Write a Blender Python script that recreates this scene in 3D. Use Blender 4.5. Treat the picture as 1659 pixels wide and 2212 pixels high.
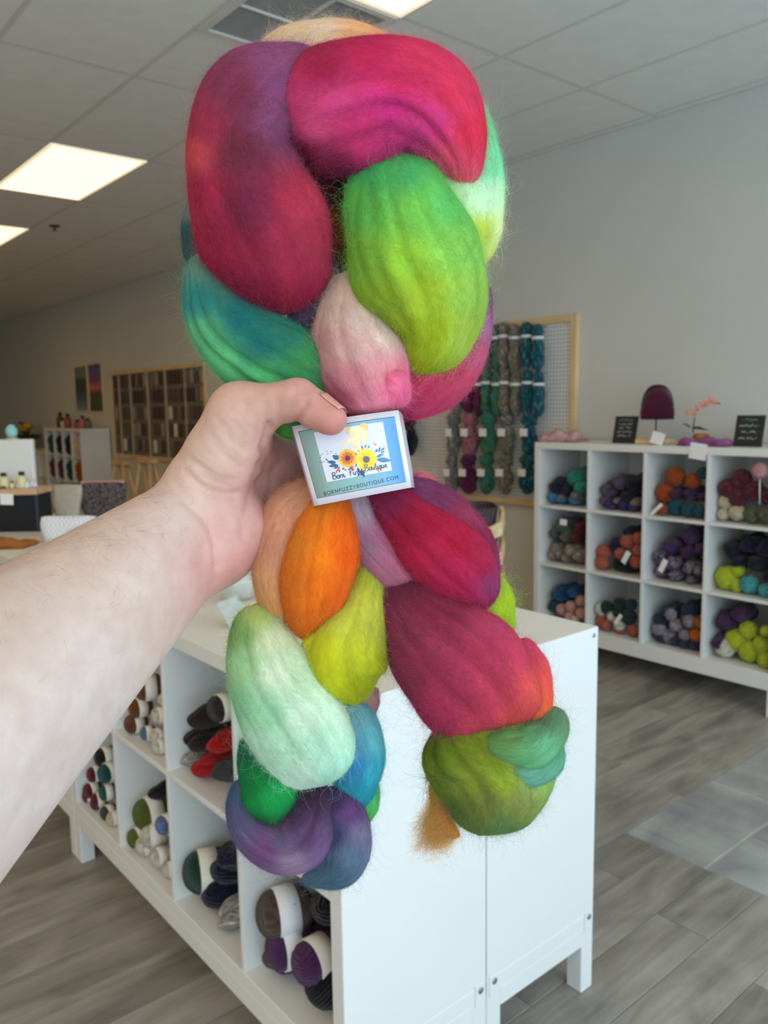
import bpy, bmesh, math, random
import numpy as np
from mathutils import Matrix, Vector

random.seed(7)
RNG = np.random.default_rng(11)
for o in list(bpy.data.objects):
    bpy.data.objects.remove(o, do_unlink=True)
SC = bpy.context.scene
COL = SC.collection

# ------------------------------------------------------------------ camera
F, CX, CY = 1750.6, 829.5, 1106.0            # focal length and centre in pixels of 1659x2212
CAM = np.array([0.0, 0.0, 1.505])
YAW, PITCH, ROLL = (math.radians(a) for a in (39.9235, 7.41806, -0.90355))
_f = np.array([math.sin(YAW)*math.cos(PITCH), math.cos(YAW)*math.cos(PITCH), -math.sin(PITCH)])
_r = np.array([math.cos(YAW), -math.sin(YAW), 0.0])
_u = np.cross(_r, _f)
RIGHT = math.cos(ROLL)*_r + math.sin(ROLL)*_u
UP = -math.sin(ROLL)*_r + math.cos(ROLL)*_u
FWD = _f
cd = bpy.data.cameras.new('camera')
cam = bpy.data.objects.new('camera', cd)
COL.objects.link(cam)
cd.sensor_fit = 'VERTICAL'; cd.sensor_height = 36.0; cd.sensor_width = 27.0
cd.lens = F/2212*36.0
cd.clip_start = 0.02; cd.clip_end = 100
cd.dof.use_dof = True; cd.dof.focus_distance = 0.475; cd.dof.aperture_fstop = 15.0
m = np.eye(4); m[:3, 0] = RIGHT; m[:3, 1] = UP; m[:3, 2] = -FWD; m[:3, 3] = CAM
cam.matrix_world = Matrix(m.tolist())
SC.camera = cam

# ------------------------------------------------------------------ light and exposure
SC.view_settings.view_transform = 'Standard'
SC.view_settings.look = 'None'
SC.view_settings.gamma = 1.0
SC.view_settings.use_curve_mapping = False
SC.view_settings.exposure = 0.1
W = bpy.data.worlds.new('overcast_daylight'); SC.world = W
W.use_nodes = True
bg = W.node_tree.nodes['Background']
bg.inputs[0].default_value = (0.70, 0.88, 1.0, 1)
bg.inputs[1].default_value = 3.1
WIN_Y = -1.7                                   # the shop front, all window, behind the photographer
pl = bpy.data.lights.new('shop_window_daylight', 'AREA')
pl.shape = 'RECTANGLE'; pl.size = 8.0; pl.size_y = 2.5; pl.energy = 1.0
po = bpy.data.objects.new('shop_window_daylight', pl); COL.objects.link(po)
po.location = (0.2, WIN_Y, 1.55); po.rotation_euler = (math.radians(90), 0, 0)
pl.cycles.is_portal = True

# ------------------------------------------------------------------ helpers
def ray(px, py):
    return (px-CX)/F*RIGHT - (py-CY)/F*UP + FWD
def on(px, py, ax, val):
    d = ray(px, py); i = 'xyz'.index(ax)
    return CAM + d*(val-CAM[i])/d[i]
def at(px, py, depth):
    return CAM + ray(px, py)*depth
def proj(P):
    d = np.asarray(P)-CAM
    z = d@FWD
    return CX+F*(d@RIGHT)/z, CY-F*(d@UP)/z, z
def s2l(c):
    c = np.asarray(c, float)/255.0
    return np.where(c <= 0.04045, c/12.92, ((c+0.055)/1.055)**2.4)
def lin(c):
    v = s2l(c); return (float(v[0]), float(v[1]), float(v[2]), 1.0)

def tag(o, label=None, cat=None, group=None, kind=None):
    if label: o['label'] = label
    if cat: o['category'] = cat
    if group: o['group'] = group
    if kind: o['kind'] = kind
    return o
def empty(name, loc=(0, 0, 0), rz=0.0):
    o = bpy.data.objects.new(name, None); COL.objects.link(o)
    o.location = tuple(float(v) for v in loc); o.rotation_euler = (0, 0, rz)
    o.empty_display_size = 0.05
    return o
def thing(name, label, cat, loc=(0, 0, 0), rz=0.0, group=None):
    return tag(empty(name, loc, rz), label, cat, group)
def mesh_data(name, verts, faces, mat=None, smooth=False):
    me = bpy.data.meshes.new(name)
    me.from_pydata([tuple(map(float, v)) for v in verts], [], [tuple(map(int, f)) for f in faces])
    if mat is not None: me.materials.append(mat)
    if smooth: me.polygons.foreach_set('use_smooth', [True]*len(me.polygons))
    me.update()
    return me
def link(name, me, parent=None, loc=(0, 0, 0), rot=(0, 0, 0), scale=(1, 1, 1)):
    o = bpy.data.objects.new(name, me); COL.objects.link(o)
    o.location = tuple(float(v) for v in loc); o.rotation_euler = rot; o.scale = scale
    if parent is not None: o.parent = parent
    return o
def mesh(name, verts, faces, mat=None, parent=None, smooth=False, loc=(0, 0, 0), rot=(0, 0, 0)):
    return link(name, mesh_data(name, verts, faces, mat, smooth), parent, loc, rot)
def bm_mesh(name, bm, mat=None, smooth=False):
    me = bpy.data.meshes.new(name); bm.to_mesh(me); bm.free()
    if mat is not None: me.materials.append(mat)
    if smooth: me.polygons.foreach_set('use_smooth', [True]*len(me.polygons))
    return me
def box_me(name, lo, hi, mat, bevel=0.0, seg=1):
    bm = bmesh.new()
    r = bmesh.ops.create_cube(bm, size=1.0)
    lo = np.array(lo, float); hi = np.array(hi, float)
    for v in bm.verts:
        v.co = Vector([float(lo[i]+(v.co[i]+0.5)*(hi[i]-lo[i])) for i in range(3)])
    if bevel > 0:
        bmesh.ops.bevel(bm, geom=bm.edges[:], offset=bevel, segments=seg, profile=0.5, affect='EDGES')
    return bm_mesh(name, bm, mat)
def box(name, lo, hi, mat, parent=None, bevel=0.002, seg=1, loc=(0, 0, 0), rot=(0, 0, 0)):
    return link(name, box_me(name, lo, hi, mat, bevel, seg), parent, loc, rot)
def boxes(name, lst, mat, parent=None):
    """several boxes that are one piece (a frame made of bars)"""
    V, Fc = [], []
    for lo, hi in lst:
        b = len(V)
        V += [(x, y, z) for x in (lo[0], hi[0]) for y in (lo[1], hi[1]) for z in (lo[2], hi[2])]
        Fc += [tuple(b+i for i in q) for q in ((0, 1, 3, 2), (4, 6, 7, 5), (0, 4, 5, 1), (2, 3, 7, 6), (0, 2, 6, 4), (1, 5, 7, 3))]
    return mesh(name, V, Fc, mat, parent)
def lathe_me(name, prof, mat, n=24, smooth=True, wob=None):
    """profile [(r, z)...] turned around z"""
    V, Fc = [], []
    for r, z in prof:
        for k in range(n):
            a = 2*math.pi*k/n
            V.append((r*math.cos(a), r*math.sin(a), z))
    for i in range(len(prof)-1):
        for k in range(n):
            a, b = i*n+k, i*n+(k+1) % n
            Fc.append((a, b, b+n, a+n))
    if prof[0][0] > 1e-6: Fc.append(tuple(range(n))[::-1])
    if prof[-1][0] > 1e-6: Fc.append(tuple((len(prof)-1)*n+k for k in range(n)))
    return mesh_data(name, V, Fc, mat, smooth)
def tube_geo(pts, radii, n=8):
    pts = [np.array(p, float) for p in pts]
    if np.isscalar(radii): radii = [radii]*len(pts)
    V, Fc = [], []
    up = np.array([0.13, 0.27, 0.95])
    for i, p in enumerate(pts):
        t = pts[min(i+1, len(pts)-1)]-pts[max(i-1, 0)]
        t = t/(np.linalg.norm(t)+1e-12)
        a = np.cross(t, up); a /= np.linalg.norm(a)+1e-12
        b = np.cross(t, a)
        for k in range(n):
            w = 2*math.pi*k/n
            V.append(p+radii[i]*(math.cos(w)*a+math.sin(w)*b))
    for i in range(len(pts)-1):
        for k in range(n):
            c, d = i*n+k, i*n+(k+1) % n
            Fc.append((c, d, d+n, c+n))
    Fc.append(tuple(range(n))[::-1]); Fc.append(tuple((len(pts)-1)*n+k for k in range(n)))
    return V, Fc
def tube(name, pts, radii, mat, parent=None, n=8, loc=(0, 0, 0)):
    V, Fc = tube_geo(pts, radii, n)
    return mesh(name, V, Fc, mat, parent, True, loc)

# ------------------------------------------------------------------ materials
class NT:
    def __init__(self, name):
        self.m = bpy.data.materials.new(name); self.m.use_nodes = True
        self.t = self.m.node_tree; self.b = self.t.nodes['Principled BSDF']
    def n(self, typ, **kw):
        nd = self.t.nodes.new(typ)
        for k, v in kw.items():
            if k.startswith('i_'): nd.inputs[k[2:].replace('_', ' ')].default_value = v
            else: setattr(nd, k, v)
        return nd
    def l(self, a, b): self.t.links.new(a, b)
def ramp(nt, stops, interp='LINEAR'):
    r = nt.n('ShaderNodeValToRGB'); r.color_ramp.interpolation = interp
    e = r.color_ramp.elements
    while len(e) > 1: e.remove(e[-1])
    e[0].position = stops[0][0]; e[0].color = stops[0][1]
    for p, c in stops[1:]:
        k = e.new(p); k.color = c
    return r
_MC = {}
def plain(rgb, rough=0.6, metal=0.0, var=0.06, scale=14.0, bump=0.0, bscale=60.0, name=None, coat=0.0, spec=0.5, trans=0.0):
    key = (tuple(rgb), rough, metal, var, scale, bump, bscale, coat, spec, trans)
    if key in _MC: return _MC[key]
    nt = NT(name or 'mat_%d_%d_%d' % tuple(rgb)); c = s2l(rgb)
    tc = nt.n('ShaderNodeTexCoord')
    nz = nt.n('ShaderNodeTexNoise'); nz.inputs['Scale'].default_value = scale; nz.inputs['Detail'].default_value = 4
    nt.l(tc.outputs['Object'], nz.inputs['Vector'])
    lo = tuple(float(v*(1-var)) for v in c)+(1.0,); hi = tuple(float(min(1, v*(1+var))) for v in c)+(1.0,)
    r = ramp(nt, [(0.3, lo), (0.7, hi)])
    nt.l(nz.outputs['Fac'], r.inputs['Fac']); nt.l(r.outputs['Color'], nt.b.inputs['Base Color'])
    nt.b.inputs['Roughness'].default_value = rough; nt.b.inputs['Metallic'].default_value = metal
    nt.b.inputs['Coat Weight'].default_value = coat; nt.b.inputs['Specular IOR Level'].default_value = spec
    nt.b.inputs['Transmission Weight'].default_value = trans
    if bump > 0:
        n2 = nt.n('ShaderNodeTexNoise'); n2.inputs['Scale'].default_value = bscale; n2.inputs['Detail'].default_value = 5
        nt.l(tc.outputs['Object'], n2.inputs['Vector'])
        bp = nt.n('ShaderNodeBump'); bp.inputs['Strength'].default_value = bump; bp.inputs['Distance'].default_value = 0.002
        nt.l(n2.outputs['Fac'], bp.inputs['Height']); nt.l(bp.outputs['Normal'], nt.b.inputs['Normal'])
    _MC[key] = nt.m
    return nt.m
def wood(rgb, rough=0.55, axis=0, name='wood'):
    key = ('wood', tuple(rgb), axis)
    if key in _MC: return _MC[key]
    nt = NT(name); c = s2l(rgb)
    tc = nt.n('ShaderNodeTexCoord'); mp = nt.n('ShaderNodeMapping')
    sc = [28.0, 28.0, 28.0]; sc[axis] = 2.0; mp.inputs['Scale'].default_value = sc
    nz = nt.n('ShaderNodeTexNoise'); nz.inputs['Scale'].default_value = 1.5; nz.inputs['Detail'].default_value = 5
    nt.l(tc.outputs['Object'], mp.inputs['Vector']); nt.l(mp.outputs['Vector'], nz.inputs['Vector'])
    r = ramp(nt, [(0.3, tuple(c*0.78)+(1,)), (0.7, tuple(np.minimum(c*1.12, 1))+(1,))])
    nt.l(nz.outputs['Fac'], r.inputs['Fac']); nt.l(r.outputs['Color'], nt.b.inputs['Base Color'])
    nt.b.inputs['Roughness'].default_value = rough
    _MC[key] = nt.m
    return nt.m
def emis(rgb, strength, name='lit'):
    nt = NT(name)
    nt.b.inputs['Base Color'].default_value = (0.8, 0.8, 0.8, 1)
    nt.b.inputs['Emission Color'].default_value = lin(rgb); nt.b.inputs['Emission Strength'].default_value = strength
    return nt.m

M_WHITE = plain((228, 228, 225), 0.42, var=0.015, scale=3, name='white_laminate')
M_WALL = plain((205, 206, 202), 0.85, var=0.02, scale=2.2, bump=0.12, bscale=180, name='wall_paint')
M_CEIL = plain((232, 232, 229), 0.95, var=0.03, scale=9, bump=0.35, bscale=260, name='ceiling_tile_board')
M_RUN = plain((214, 213, 207), 0.6, var=0.01, name='ceiling_runner_paint')
M_PINE = wood((222, 192, 142), axis=1, name='pale_pine')
M_PINEZ = wood((226, 197, 148), axis=2, name='pale_pine_upright')
M_BLACK = plain((22, 22, 25), 0.6, var=0.1, name='black_plastic')
M_CARD = plain((238, 237, 238), 0.6, var=0.01, name='white_card')
M_METAL = plain((168, 170, 172), 0.35, metal=0.9, var=0.03, name='bright_steel')

# ------------------------------------------------------------------ the room
XW, ZC = 4.205, 3.06
YFAR, XL = 17.0, -4.2
def floor_mat(base, lo, hi, name, sx=2.2, sy=30.0):
    nt = NT(name)
    tc = nt.n('ShaderNodeTexCoord'); inf = nt.n('ShaderNodeObjectInfo')
    off = nt.n('ShaderNodeVectorMath', operation='SCALE'); off.inputs[0].default_value = (13.7, 7.3, 3.1)
    nt.l(inf.outputs['Random'], off.inputs['Scale'])
    ad = nt.n('ShaderNodeVectorMath', operation='ADD')
    nt.l(tc.outputs['Object'], ad.inputs[0]); nt.l(off.outputs[0], ad.inputs[1])
    mp = nt.n('ShaderNodeMapping'); mp.inputs['Scale'].default_value = (sx, sy, 1)
    nt.l(ad.outputs[0], mp.inputs['Vector'])
    nz = nt.n('ShaderNodeTexNoise'); nz.inputs['Scale'].default_value = 1.0; nz.inputs['Detail'].default_value = 8; nz.inputs['Roughness'].default_value = 0.62
    nz.inputs['Distortion'].default_value = 0.6
    nt.l(mp.outputs['Vector'], nz.inputs['Vector'])
    mp2 = nt.n('ShaderNodeMapping'); mp2.inputs['Scale'].default_value = (sx*1.1, sy*0.22, 1)
    nt.l(ad.outputs[0], mp2.inputs['Vector'])
    n2 = nt.n('ShaderNodeTexNoise'); n2.inputs['Scale'].default_value = 1.3; n2.inputs['Detail'].default_value = 5; n2.inputs['Distortion'].default_value = 1.2
    nt.l(mp2.outputs['Vector'], n2.inputs['Vector'])
    mx = nt.n('ShaderNodeMath', operation='ADD'); nt.l(nz.outputs['Fac'], mx.inputs[0]); nt.l(n2.outputs['Fac'], mx.inputs[1])
    rv = nt.n('ShaderNodeMath', operation='MULTIPLY_ADD'); rv.inputs[1].default_value = 0.16
    nt.l(inf.outputs['Random'], rv.inputs[0]); nt.l(mx.outputs[0], rv.inputs[2])
    r = ramp(nt, [(0.72, lin(lo)), (1.0, lin(base)), (1.32, lin(hi))])
    hf = nt.n('ShaderNodeMath', operation='MULTIPLY'); hf.inputs[1].default_value = 0.75
    r.color_ramp.elements[0].position = 0.56; r.color_ramp.elements[1].position = 0.80; r.color_ramp.elements[2].position = 1.0
    nt.l(rv.outputs[0], hf.inputs[0]); nt.l(hf.outputs[0], r.inputs['Fac']); nt.l(r.outputs['Color'], nt.b.inputs['Base Color'])
    nt.b.inputs['Roughness'].default_value = 0.48
    bp = nt.n('ShaderNodeBump'); bp.inputs['Strength'].default_value = 0.12; bp.inputs['Distance'].default_value = 0.002
    nt.l(nz.outputs['Fac'], bp.inputs['Height']); nt.l(bp.outputs['Normal'], nt.b.inputs['Normal'])
    return nt.m
M_PLANK = floor_mat((147, 141, 132), (112, 106, 99), (170, 164, 154), 'grey_wood_plank', 1.8, 20.0)
M_TILE = floor_mat((158, 158, 155), (128, 126, 130), (176, 178, 173), 'grey_slate_tile', 3.0, 5.0)
M_GROUT = plain((176, 170, 160), 0.9, name='grout')
M_GAP = plain((70, 66, 60), 0.9, name='plank_joint')

floor = box('floor', (XL, WIN_Y, -0.06), (XW, YFAR, -0.006), M_GAP, bevel=0)
tag(floor, kind='structure')
TX, TY = 2.364, 1.529                       # corner of the tiled entry
PW, PL = 0.1623, 1.22
plank_me = {}
def plank(x0, x1, y0, y1):
    k = (round(x1-x0, 3), round(y1-y0, 3))
    if k not in plank_me:
        plank_me[k] = box_me('plank', (0.0008, 0.0008, -0.008), (k[0]-0.0008, k[1]-0.0008, 0), M_PLANK, 0.0012)
    link('plank', plank_me[k], floor, (x0, y0, 0))
j = -9
while True:
    y0 = TY+PW*j
    if y0 > 7.6: break
    xa = -0.9 if y0 < 3.2 else 0.2
    off = (j*0.47) % 1.0
    xe = TX if y0 < TY-0.01 else XW
    x = xa-PL*off
    while x < xe-0.01:
        x1 = min(x+PL, xe)
        if x1-x > 0.02: plank(x, x1, y0, y0+PW)
        x = x1
    j += 1
tile_me = {}
for i, ty in enumerate((1.2285, 0.922, 0.6155, 0.309, 0.0025)):
    x = TX
    wds = [0.61]*4
    if i % 2: wds[0] = 0.305
    for wd in wds:
        x1 = min(x+wd, XW)
        if x1-x < 0.05: break
        k = round(x1-x, 3)
        if k not in tile_me:
            tile_me[k] = box_me('tile', (0.003, 0.003, -0.008), (k-0.003, 0.3005-0.003, 0.001), M_TILE, 0.0015)
        link('tile', tile_me[k], floor, (x, ty, 0))
        x = x1
box('grout_bed', (TX, 0.0, -0.0062), (XW, TY, -0.0022), M_GROUT, floor, 0)
# the floor beyond the planks that can be told apart
far = box('plank_field', (XL, 7.75, -0.006), (XW, YFAR, -0.0005), M_PLANK, floor, 0); far['kind'] = 'stuff'
far = box('plank_field', (XL, WIN_Y, -0.006), (-2.2, 7.75, -0.0005), M_PLANK, floor, 0); far['kind'] = 'stuff'
far = box('plank_field', (-2.2, WIN_Y, -0.006), (XW, 0.0, -0.0005), M_PLANK, floor, 0); far['kind'] = 'stuff'

far = box('plank_field', (-2.2, 0.0, -0.006), (-0.9, 3.2, -0.0012), M_PLANK, floor, 0); far['kind'] = 'stuff'
far = box('plank_field', (-2.2, 3.2, -0.006), (0.22, 7.75, -0.0012), M_PLANK, floor, 0); far['kind'] = 'stuff'

wall_right = box('wall_right', (XW, WIN_Y-0.1, -0.06), (XW+0.12, YFAR, ZC+0.12), M_WALL, bevel=0); tag(wall_right, kind='structure')
wall_left = box('wall_left', (XL-0.12, WIN_Y-0.1, -0.06), (XL, YFAR, ZC+0.12), M_WALL, bevel=0); tag(wall_left, kind='structure')
wall_far = box('wall_far', (XL-0.12, YFAR, -0.06), (XW+0.12, YFAR+0.12, ZC+0.12), M_WALL, bevel=0); tag(wall_far, kind='structure')
# glazed shop front behind the photographer: sill, header, mullions
fr = [((XL, WIN_Y-0.1, -0.06), (XW, WIN_Y, 0.28)), ((XL, WIN_Y-0.1, 2.98), (XW, WIN_Y, ZC+0.12))]
for xm in (XL, -2.8, -1.4, 0.0, 1.4, 2.8, XW-0.06):
    fr.append(((xm, WIN_Y-0.08, 0.28), (xm+0.06, WIN_Y-0.02, 2.98)))
window_1 = boxes('window_1', fr, plain((150, 150, 152), 0.5, metal=0.6, name='window_frame_metal')); tag(window_1, kind='structure')
M_BASEB = plain((120, 117, 110), 0.6, name='baseboard_vinyl')
bb = box('baseboard_right', (XW-0.012, 0, 0), (XW, YFAR, 0.10), M_BASEB, bevel=0.003); tag(bb, kind='structure')

# ceiling: lay-in panels 0.604 x 1.205 on runners
ceiling = box('ceiling', (XL-0.12, WIN_Y-0.1, ZC+0.03), (XW+0.12, YFAR+0.12, ZC+0.12), M_CEIL, bevel=0); tag(ceiling, kind='structure')
GX0, GY0, GPX, GPY = 1.113, 2.620, 0.604, 1.205
LIGHTS = [(1.717, 5.030), (1.717, 7.440), (1.717, 1.415), (1.717, 11.055)]  # the last one is out of view, added for more light
LIGHTS += [(x, GY0+GPY*k) for x in (-1.303, -3.115) for k in (-3, -1, 1, 3, 5, 7)]  # unseen panels added to brighten the sides facing left
VENT = (1.717, 2.620)
ct_me = {}
panel_me = box_me('ceiling_panel', (0.008, 0.008, 0), (GPX-0.008, GPY-0.008, 0.03), M_CEIL, 0.004)
half_me = box_me('ceiling_panel', (0.008, 0.008, 0), (GPX-0.008, GPY/2-0.008, 0.03), M_CEIL, 0.004)
edge_me = box_me('ceiling_panel', (0.008, 0.008, 0), (XW-(GX0+5*GPX)-0.004, GPY-0.008, 0.03), M_CEIL, 0.004)
rest = []
for ix in range(-9, 6):
    for iy in range(-5, 12):
        x, y = GX0+ix*GPX, GY0+iy*GPY
        if any(abs(x-a) < 0.05 and abs(y-b) < 0.05 for a, b in LIGHTS): continue
        if ix >= -1 and iy >= -1 and iy < 9:
            if abs(x-VENT[0]) < 0.05 and abs(y-VENT[1]) < 0.05:
                link('ceiling_panel', half_me, ceiling, (x, y+GPY/2, ZC)); continue
            link('ceiling_panel', edge_me if ix == 5 else panel_me, ceiling, (x, y, ZC))
        else:
            x1 = min(x+GPX-0.008, XW-0.002)
            if x+0.008 > XL and y+GPY < YFAR and y > WIN_Y: rest.append(((x+0.008, y+0.008, ZC), (x1, y+GPY-0.008, ZC+0.03)))
o = boxes('panel_field', rest, M_CEIL, ceiling); o['kind'] = 'stuff'
for ix in range(-9, 6):
    x = GX0+ix*GPX
    box('ceiling_runner', (x-0.011, WIN_Y, ZC-0.001), (x+0.011, YFAR, ZC+0.03), M_RUN, ceiling, 0)
run = box_me('ceiling_crossbar', (GX0-9*GPX, -0.011, 0), (XW, 0.011, 0.028), M_RUN, 0)
for iy in range(-4, 12):
    link('ceiling_crossbar', run, ceiling, (0, GY0+iy*GPY, ZC))

M_LED = emis((255, 205, 122), 3.9, 'light_panel_diffuser')
M_LEDF = emis((250, 222, 180), 0.75, 'light_panel_lip_glow')  # frame lip given its own glow in place of light shining through
def ceiling_light(x, y, label):
    t = thing('ceiling_light', label, 'ceiling light', (x, y, ZC), group='recessed ceiling lights')
    a, b = 0.006, 0.03
    boxes('frame', [((a, a, -0.006), (GPX-a, b, 0.03)), ((a, GPY-b, -0.006), (GPX-a, GPY-a, 0.03)),
                    ((a, b, -0.006), (b, GPY-b, 0.03)), ((GPX-b, b, -0.006), (GPX-a, GPY-b, 0.03))], M_LEDF, t)
    box('diffuser', (b, b, 0.004), (GPX-b, GPY-b, 0.02), M_LED, t, 0.003)
ceiling_light(*LIGHTS[0], 'glowing rectangular ceiling light panel at left, nearest the round sprinkler')
ceiling_light(*LIGHTS[1], 'glowing ceiling light panel cut off by the left edge of the photo')
ceiling_light(*LIGHTS[2], 'glowing ceiling light panel cut off by the top edge above the braid')
ceiling_light(*LIGHTS[3], 'unseen ceiling light panel added farthest back near the right wall')
for i, p in enumerate(LIGHTS[4:]):
    ceiling_light(*p, f"unseen ceiling light panel added over the {'inner' if i < 6 else 'outer'} left aisle, {('first', 'second', 'third', 'fourth', 'fifth', 'sixth')[i % 6]} from the window")

# return-air grille in the ceiling
t = thing('air_vent', 'dark slatted air return grille in the ceiling above the braid', 'air vent', (VENT[0], VENT[1], ZC))
wv, hv = GPX, GPY/2
boxes('frame', [((0.008, 0.008, -0.008), (wv-0.008, 0.04, 0.02)), ((0.008, hv-0.04, -0.008), (wv-0.008, hv-0.008, 0.02)),
                ((0.008, 0.04, -0.008), (0.04, hv-0.04, 0.02)), ((wv-0.04, 0.04, -0.008), (wv-0.008, hv-0.04, 0.02)),
                ((wv/2-0.008, 0.04, -0.008), (wv/2+0.008, hv-0.04, 0.02)), ((0.04, hv/2-0.005, -0.008), (wv-0.04, hv/2+0.005, 0.02)),
                ], M_RUN, t)
box('backing', (0.03, 0.03, 0.022), (wv-0.03, hv-0.03, 0.029), plain((78, 76, 72), 0.9, name='vent_dark'), t, 0)
sl = box_me('slat', (0.04, -0.0022, 0.0), (wv-0.04, 0.0022, 0.018), plain((158, 157, 152), 0.6, name='vent_slat'), 0)
for k in range(42):
    link('slat', sl, t, (0, 0.05+k*(hv-0.1)/41, 0))
# sprinkler
P = on(118, 490, 'z', ZC-0.01)
t = thing('sprinkler_head', 'small dark round sprinkler head on the ceiling', 'sprinkler', (P[0], P[1], ZC))
link('escutcheon', lathe_me('escutcheon', [(0.0, 0.0), (0.045, 0.0), (0.042, -0.008), (0.018, -0.014), (0.0, -0.014)], plain((70, 66, 58), 0.5, name='sprinkler_bronze')), t)
link('deflector', lathe_me('deflector', [(0.0, -0.014), (0.008, -0.014), (0.007, -0.035), (0.02, -0.037), (0.02, -0.04), (0, -0.041)], plain((60, 57, 50), 0.4, name='sprinkler_metal'), 16), t)
# ------------------------------------------------------------------ cube shelves
LEGW = 0.046
M_WHITE_IN = M_WHITE
def cube_shelf(name, label, xf, sgn, ya, yb, ztop, rows, cols, depth, group=None, back=True, brackets=False):
    """xf: plane of the open face, sgn +1 the body runs to +x. Returns cell rectangles {(row, col)} (row 0 on top, col 0 at ya)."""
    t = thing(name, label, 'shelf', (xf, (ya+yb)/2, 0), group=group)
    yc = (ya+yb)/2; T = 0.038; D = 0.016; zb = 0.175
    def B(nm, lo, hi, bev=0.0015, mat=M_WHITE):
        x0, x1 = sorted((sgn*lo[0], sgn*hi[0]))
        return box(nm, (x0, lo[1]-yc, lo[2]), (x1, hi[1]-yc, hi[2]), mat, t, bev)
    B('top_board', (0, ya, ztop-T), (depth, yb, ztop))
    B('bottom_board', (0, ya, zb), (depth, yb, zb+T))
    B('side_panel', (0, ya, zb+T), (depth, ya+T, ztop-T))
    B('side_panel', (0, yb-T, zb+T), (depth, yb, ztop-T))
    cw = (yb-ya-2*T-(cols-1)*D)/cols; ch = (ztop-zb-2*T-(rows-1)*D)/rows
    cells = {}
    for c in range(cols):
        y0 = ya+T+c*(cw+D)
        if c: B('divider', (0.002, y0-D, zb+T), (depth-0.004, y0, ztop-T), 0.001)
        for r in range(rows):
            z0 = zb+T+(rows-1-r)*(ch+D)
            cells[(r, c)] = (y0, y0+cw, z0, z0+ch)
            if r < rows-1: B('shelf_board', (0.002, y0, z0-D), (depth-0.004, y0+cw, z0), 0.001)
    if back: B('back_panel', (depth-0.004, ya+0.002, zb+0.002), (depth, yb-0.002, ztop-0.002), 0)
    # base frame: beams and four legs
    B('base_beam', (0.0, ya+LEGW, 0.130), (0.022, yb-LEGW, 0.175), 0.001)
    B('base_beam', (depth-0.022, ya+LEGW, 0.130), (depth, yb-LEGW, 0.175), 0.001)
    B('base_beam', (LEGW, ya, 0.130), (depth-LEGW, ya+0.022, 0.175), 0.001)
    B('base_beam', (LEGW, yb-0.022, 0.130), (depth-LEGW, yb, 0.175), 0.001)
    for lx in (0, depth-LEGW):
        for ly in (ya, yb-LEGW):
            B('leg', (lx, ly, 0), (lx+LEGW, ly+LEGW, 0.175), 0.002)
    if brackets:
        for lx in (0.006, depth-0.006-0.032):
            br = B('leg_bracket', (lx, ya-0.003, 0.168), (lx+0.032, ya, 0.222), 0.0015)
            bx = sgn*(lx+0.016)
            me = lathe_me('bolt', [(0, 0), (0.0075, 0), (0.0075, 0.002), (0.004, 0.0025), (0.0, 0.0015)], M_METAL, 16)
            link('bolt', me, br, (bx, ya-0.003-yc, 0.205), (math.radians(90), 0, 0))
        for lx in (0.018, depth-0.018):
            me = lathe_me('screw', [(0, 0), (0.006, 0), (0.0055, 0.0012), (0.0, 0.0008)], M_METAL, 16)
            link('screw', me, t, (sgn*lx, ya-yc, ztop-0.019), (math.radians(90), 0, 0))
    return t, cells, (cw, ch)

X0, X1, Y0, Y1, HI = 0.842, 1.642, 1.149, 2.660, 0.9615
XM = (X0+X1)/2
isl, ISL, _ = cube_shelf('cube_shelf', 'white island cube shelf in front, its open yarn cubes facing left', X0, 1, Y0, Y1, HI, 2, 4, XM-X0-0.0012, brackets=True)
isl2, _, _ = cube_shelf('cube_shelf', 'white island cube shelf in front, right-hand one of the back-to-back pair', X1, -1, Y0, Y1, HI, 2, 4, X1-XM-0.0012, brackets=True)
isl3, ISL3, _ = cube_shelf('cube_shelf', 'white low cube shelf behind the island, mostly hidden by the forearm', X0, 1, Y1+0.004, 4.47, HI, 2, 5, XM-X0-0.0012)
isl4, _, _ = cube_shelf('cube_shelf', 'white low cube shelf behind the island carrying the mesh pouch and knitted pouch', X1, -1, Y1+0.004, 4.47, HI, 2, 5, X1-XM-0.0012)
XU, YU0, YU1, HU = 3.783, 1.646, 3.118, 1.281
unit, UN, _ = cube_shelf('cube_shelf', 'white three-row cube shelf against the right wall, full of yarn', XU, 1, YU0, YU1, HU, 3, 4, 0.40, back=True)
bgk, BGK, _ = cube_shelf('cube_shelf', 'white cube shelf far back on the left below the two posters', 3.80, 1, 10.70, 12.17, 1.275, 3, 4, 0.39, back=True)
bgk2, BGK2, _ = cube_shelf('cube_shelf', 'low white cube shelf far back at the left edge, lower than its neighbour', 3.80, 1, 12.18, 13.65, 0.93, 2, 4, 0.39, back=True)

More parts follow.
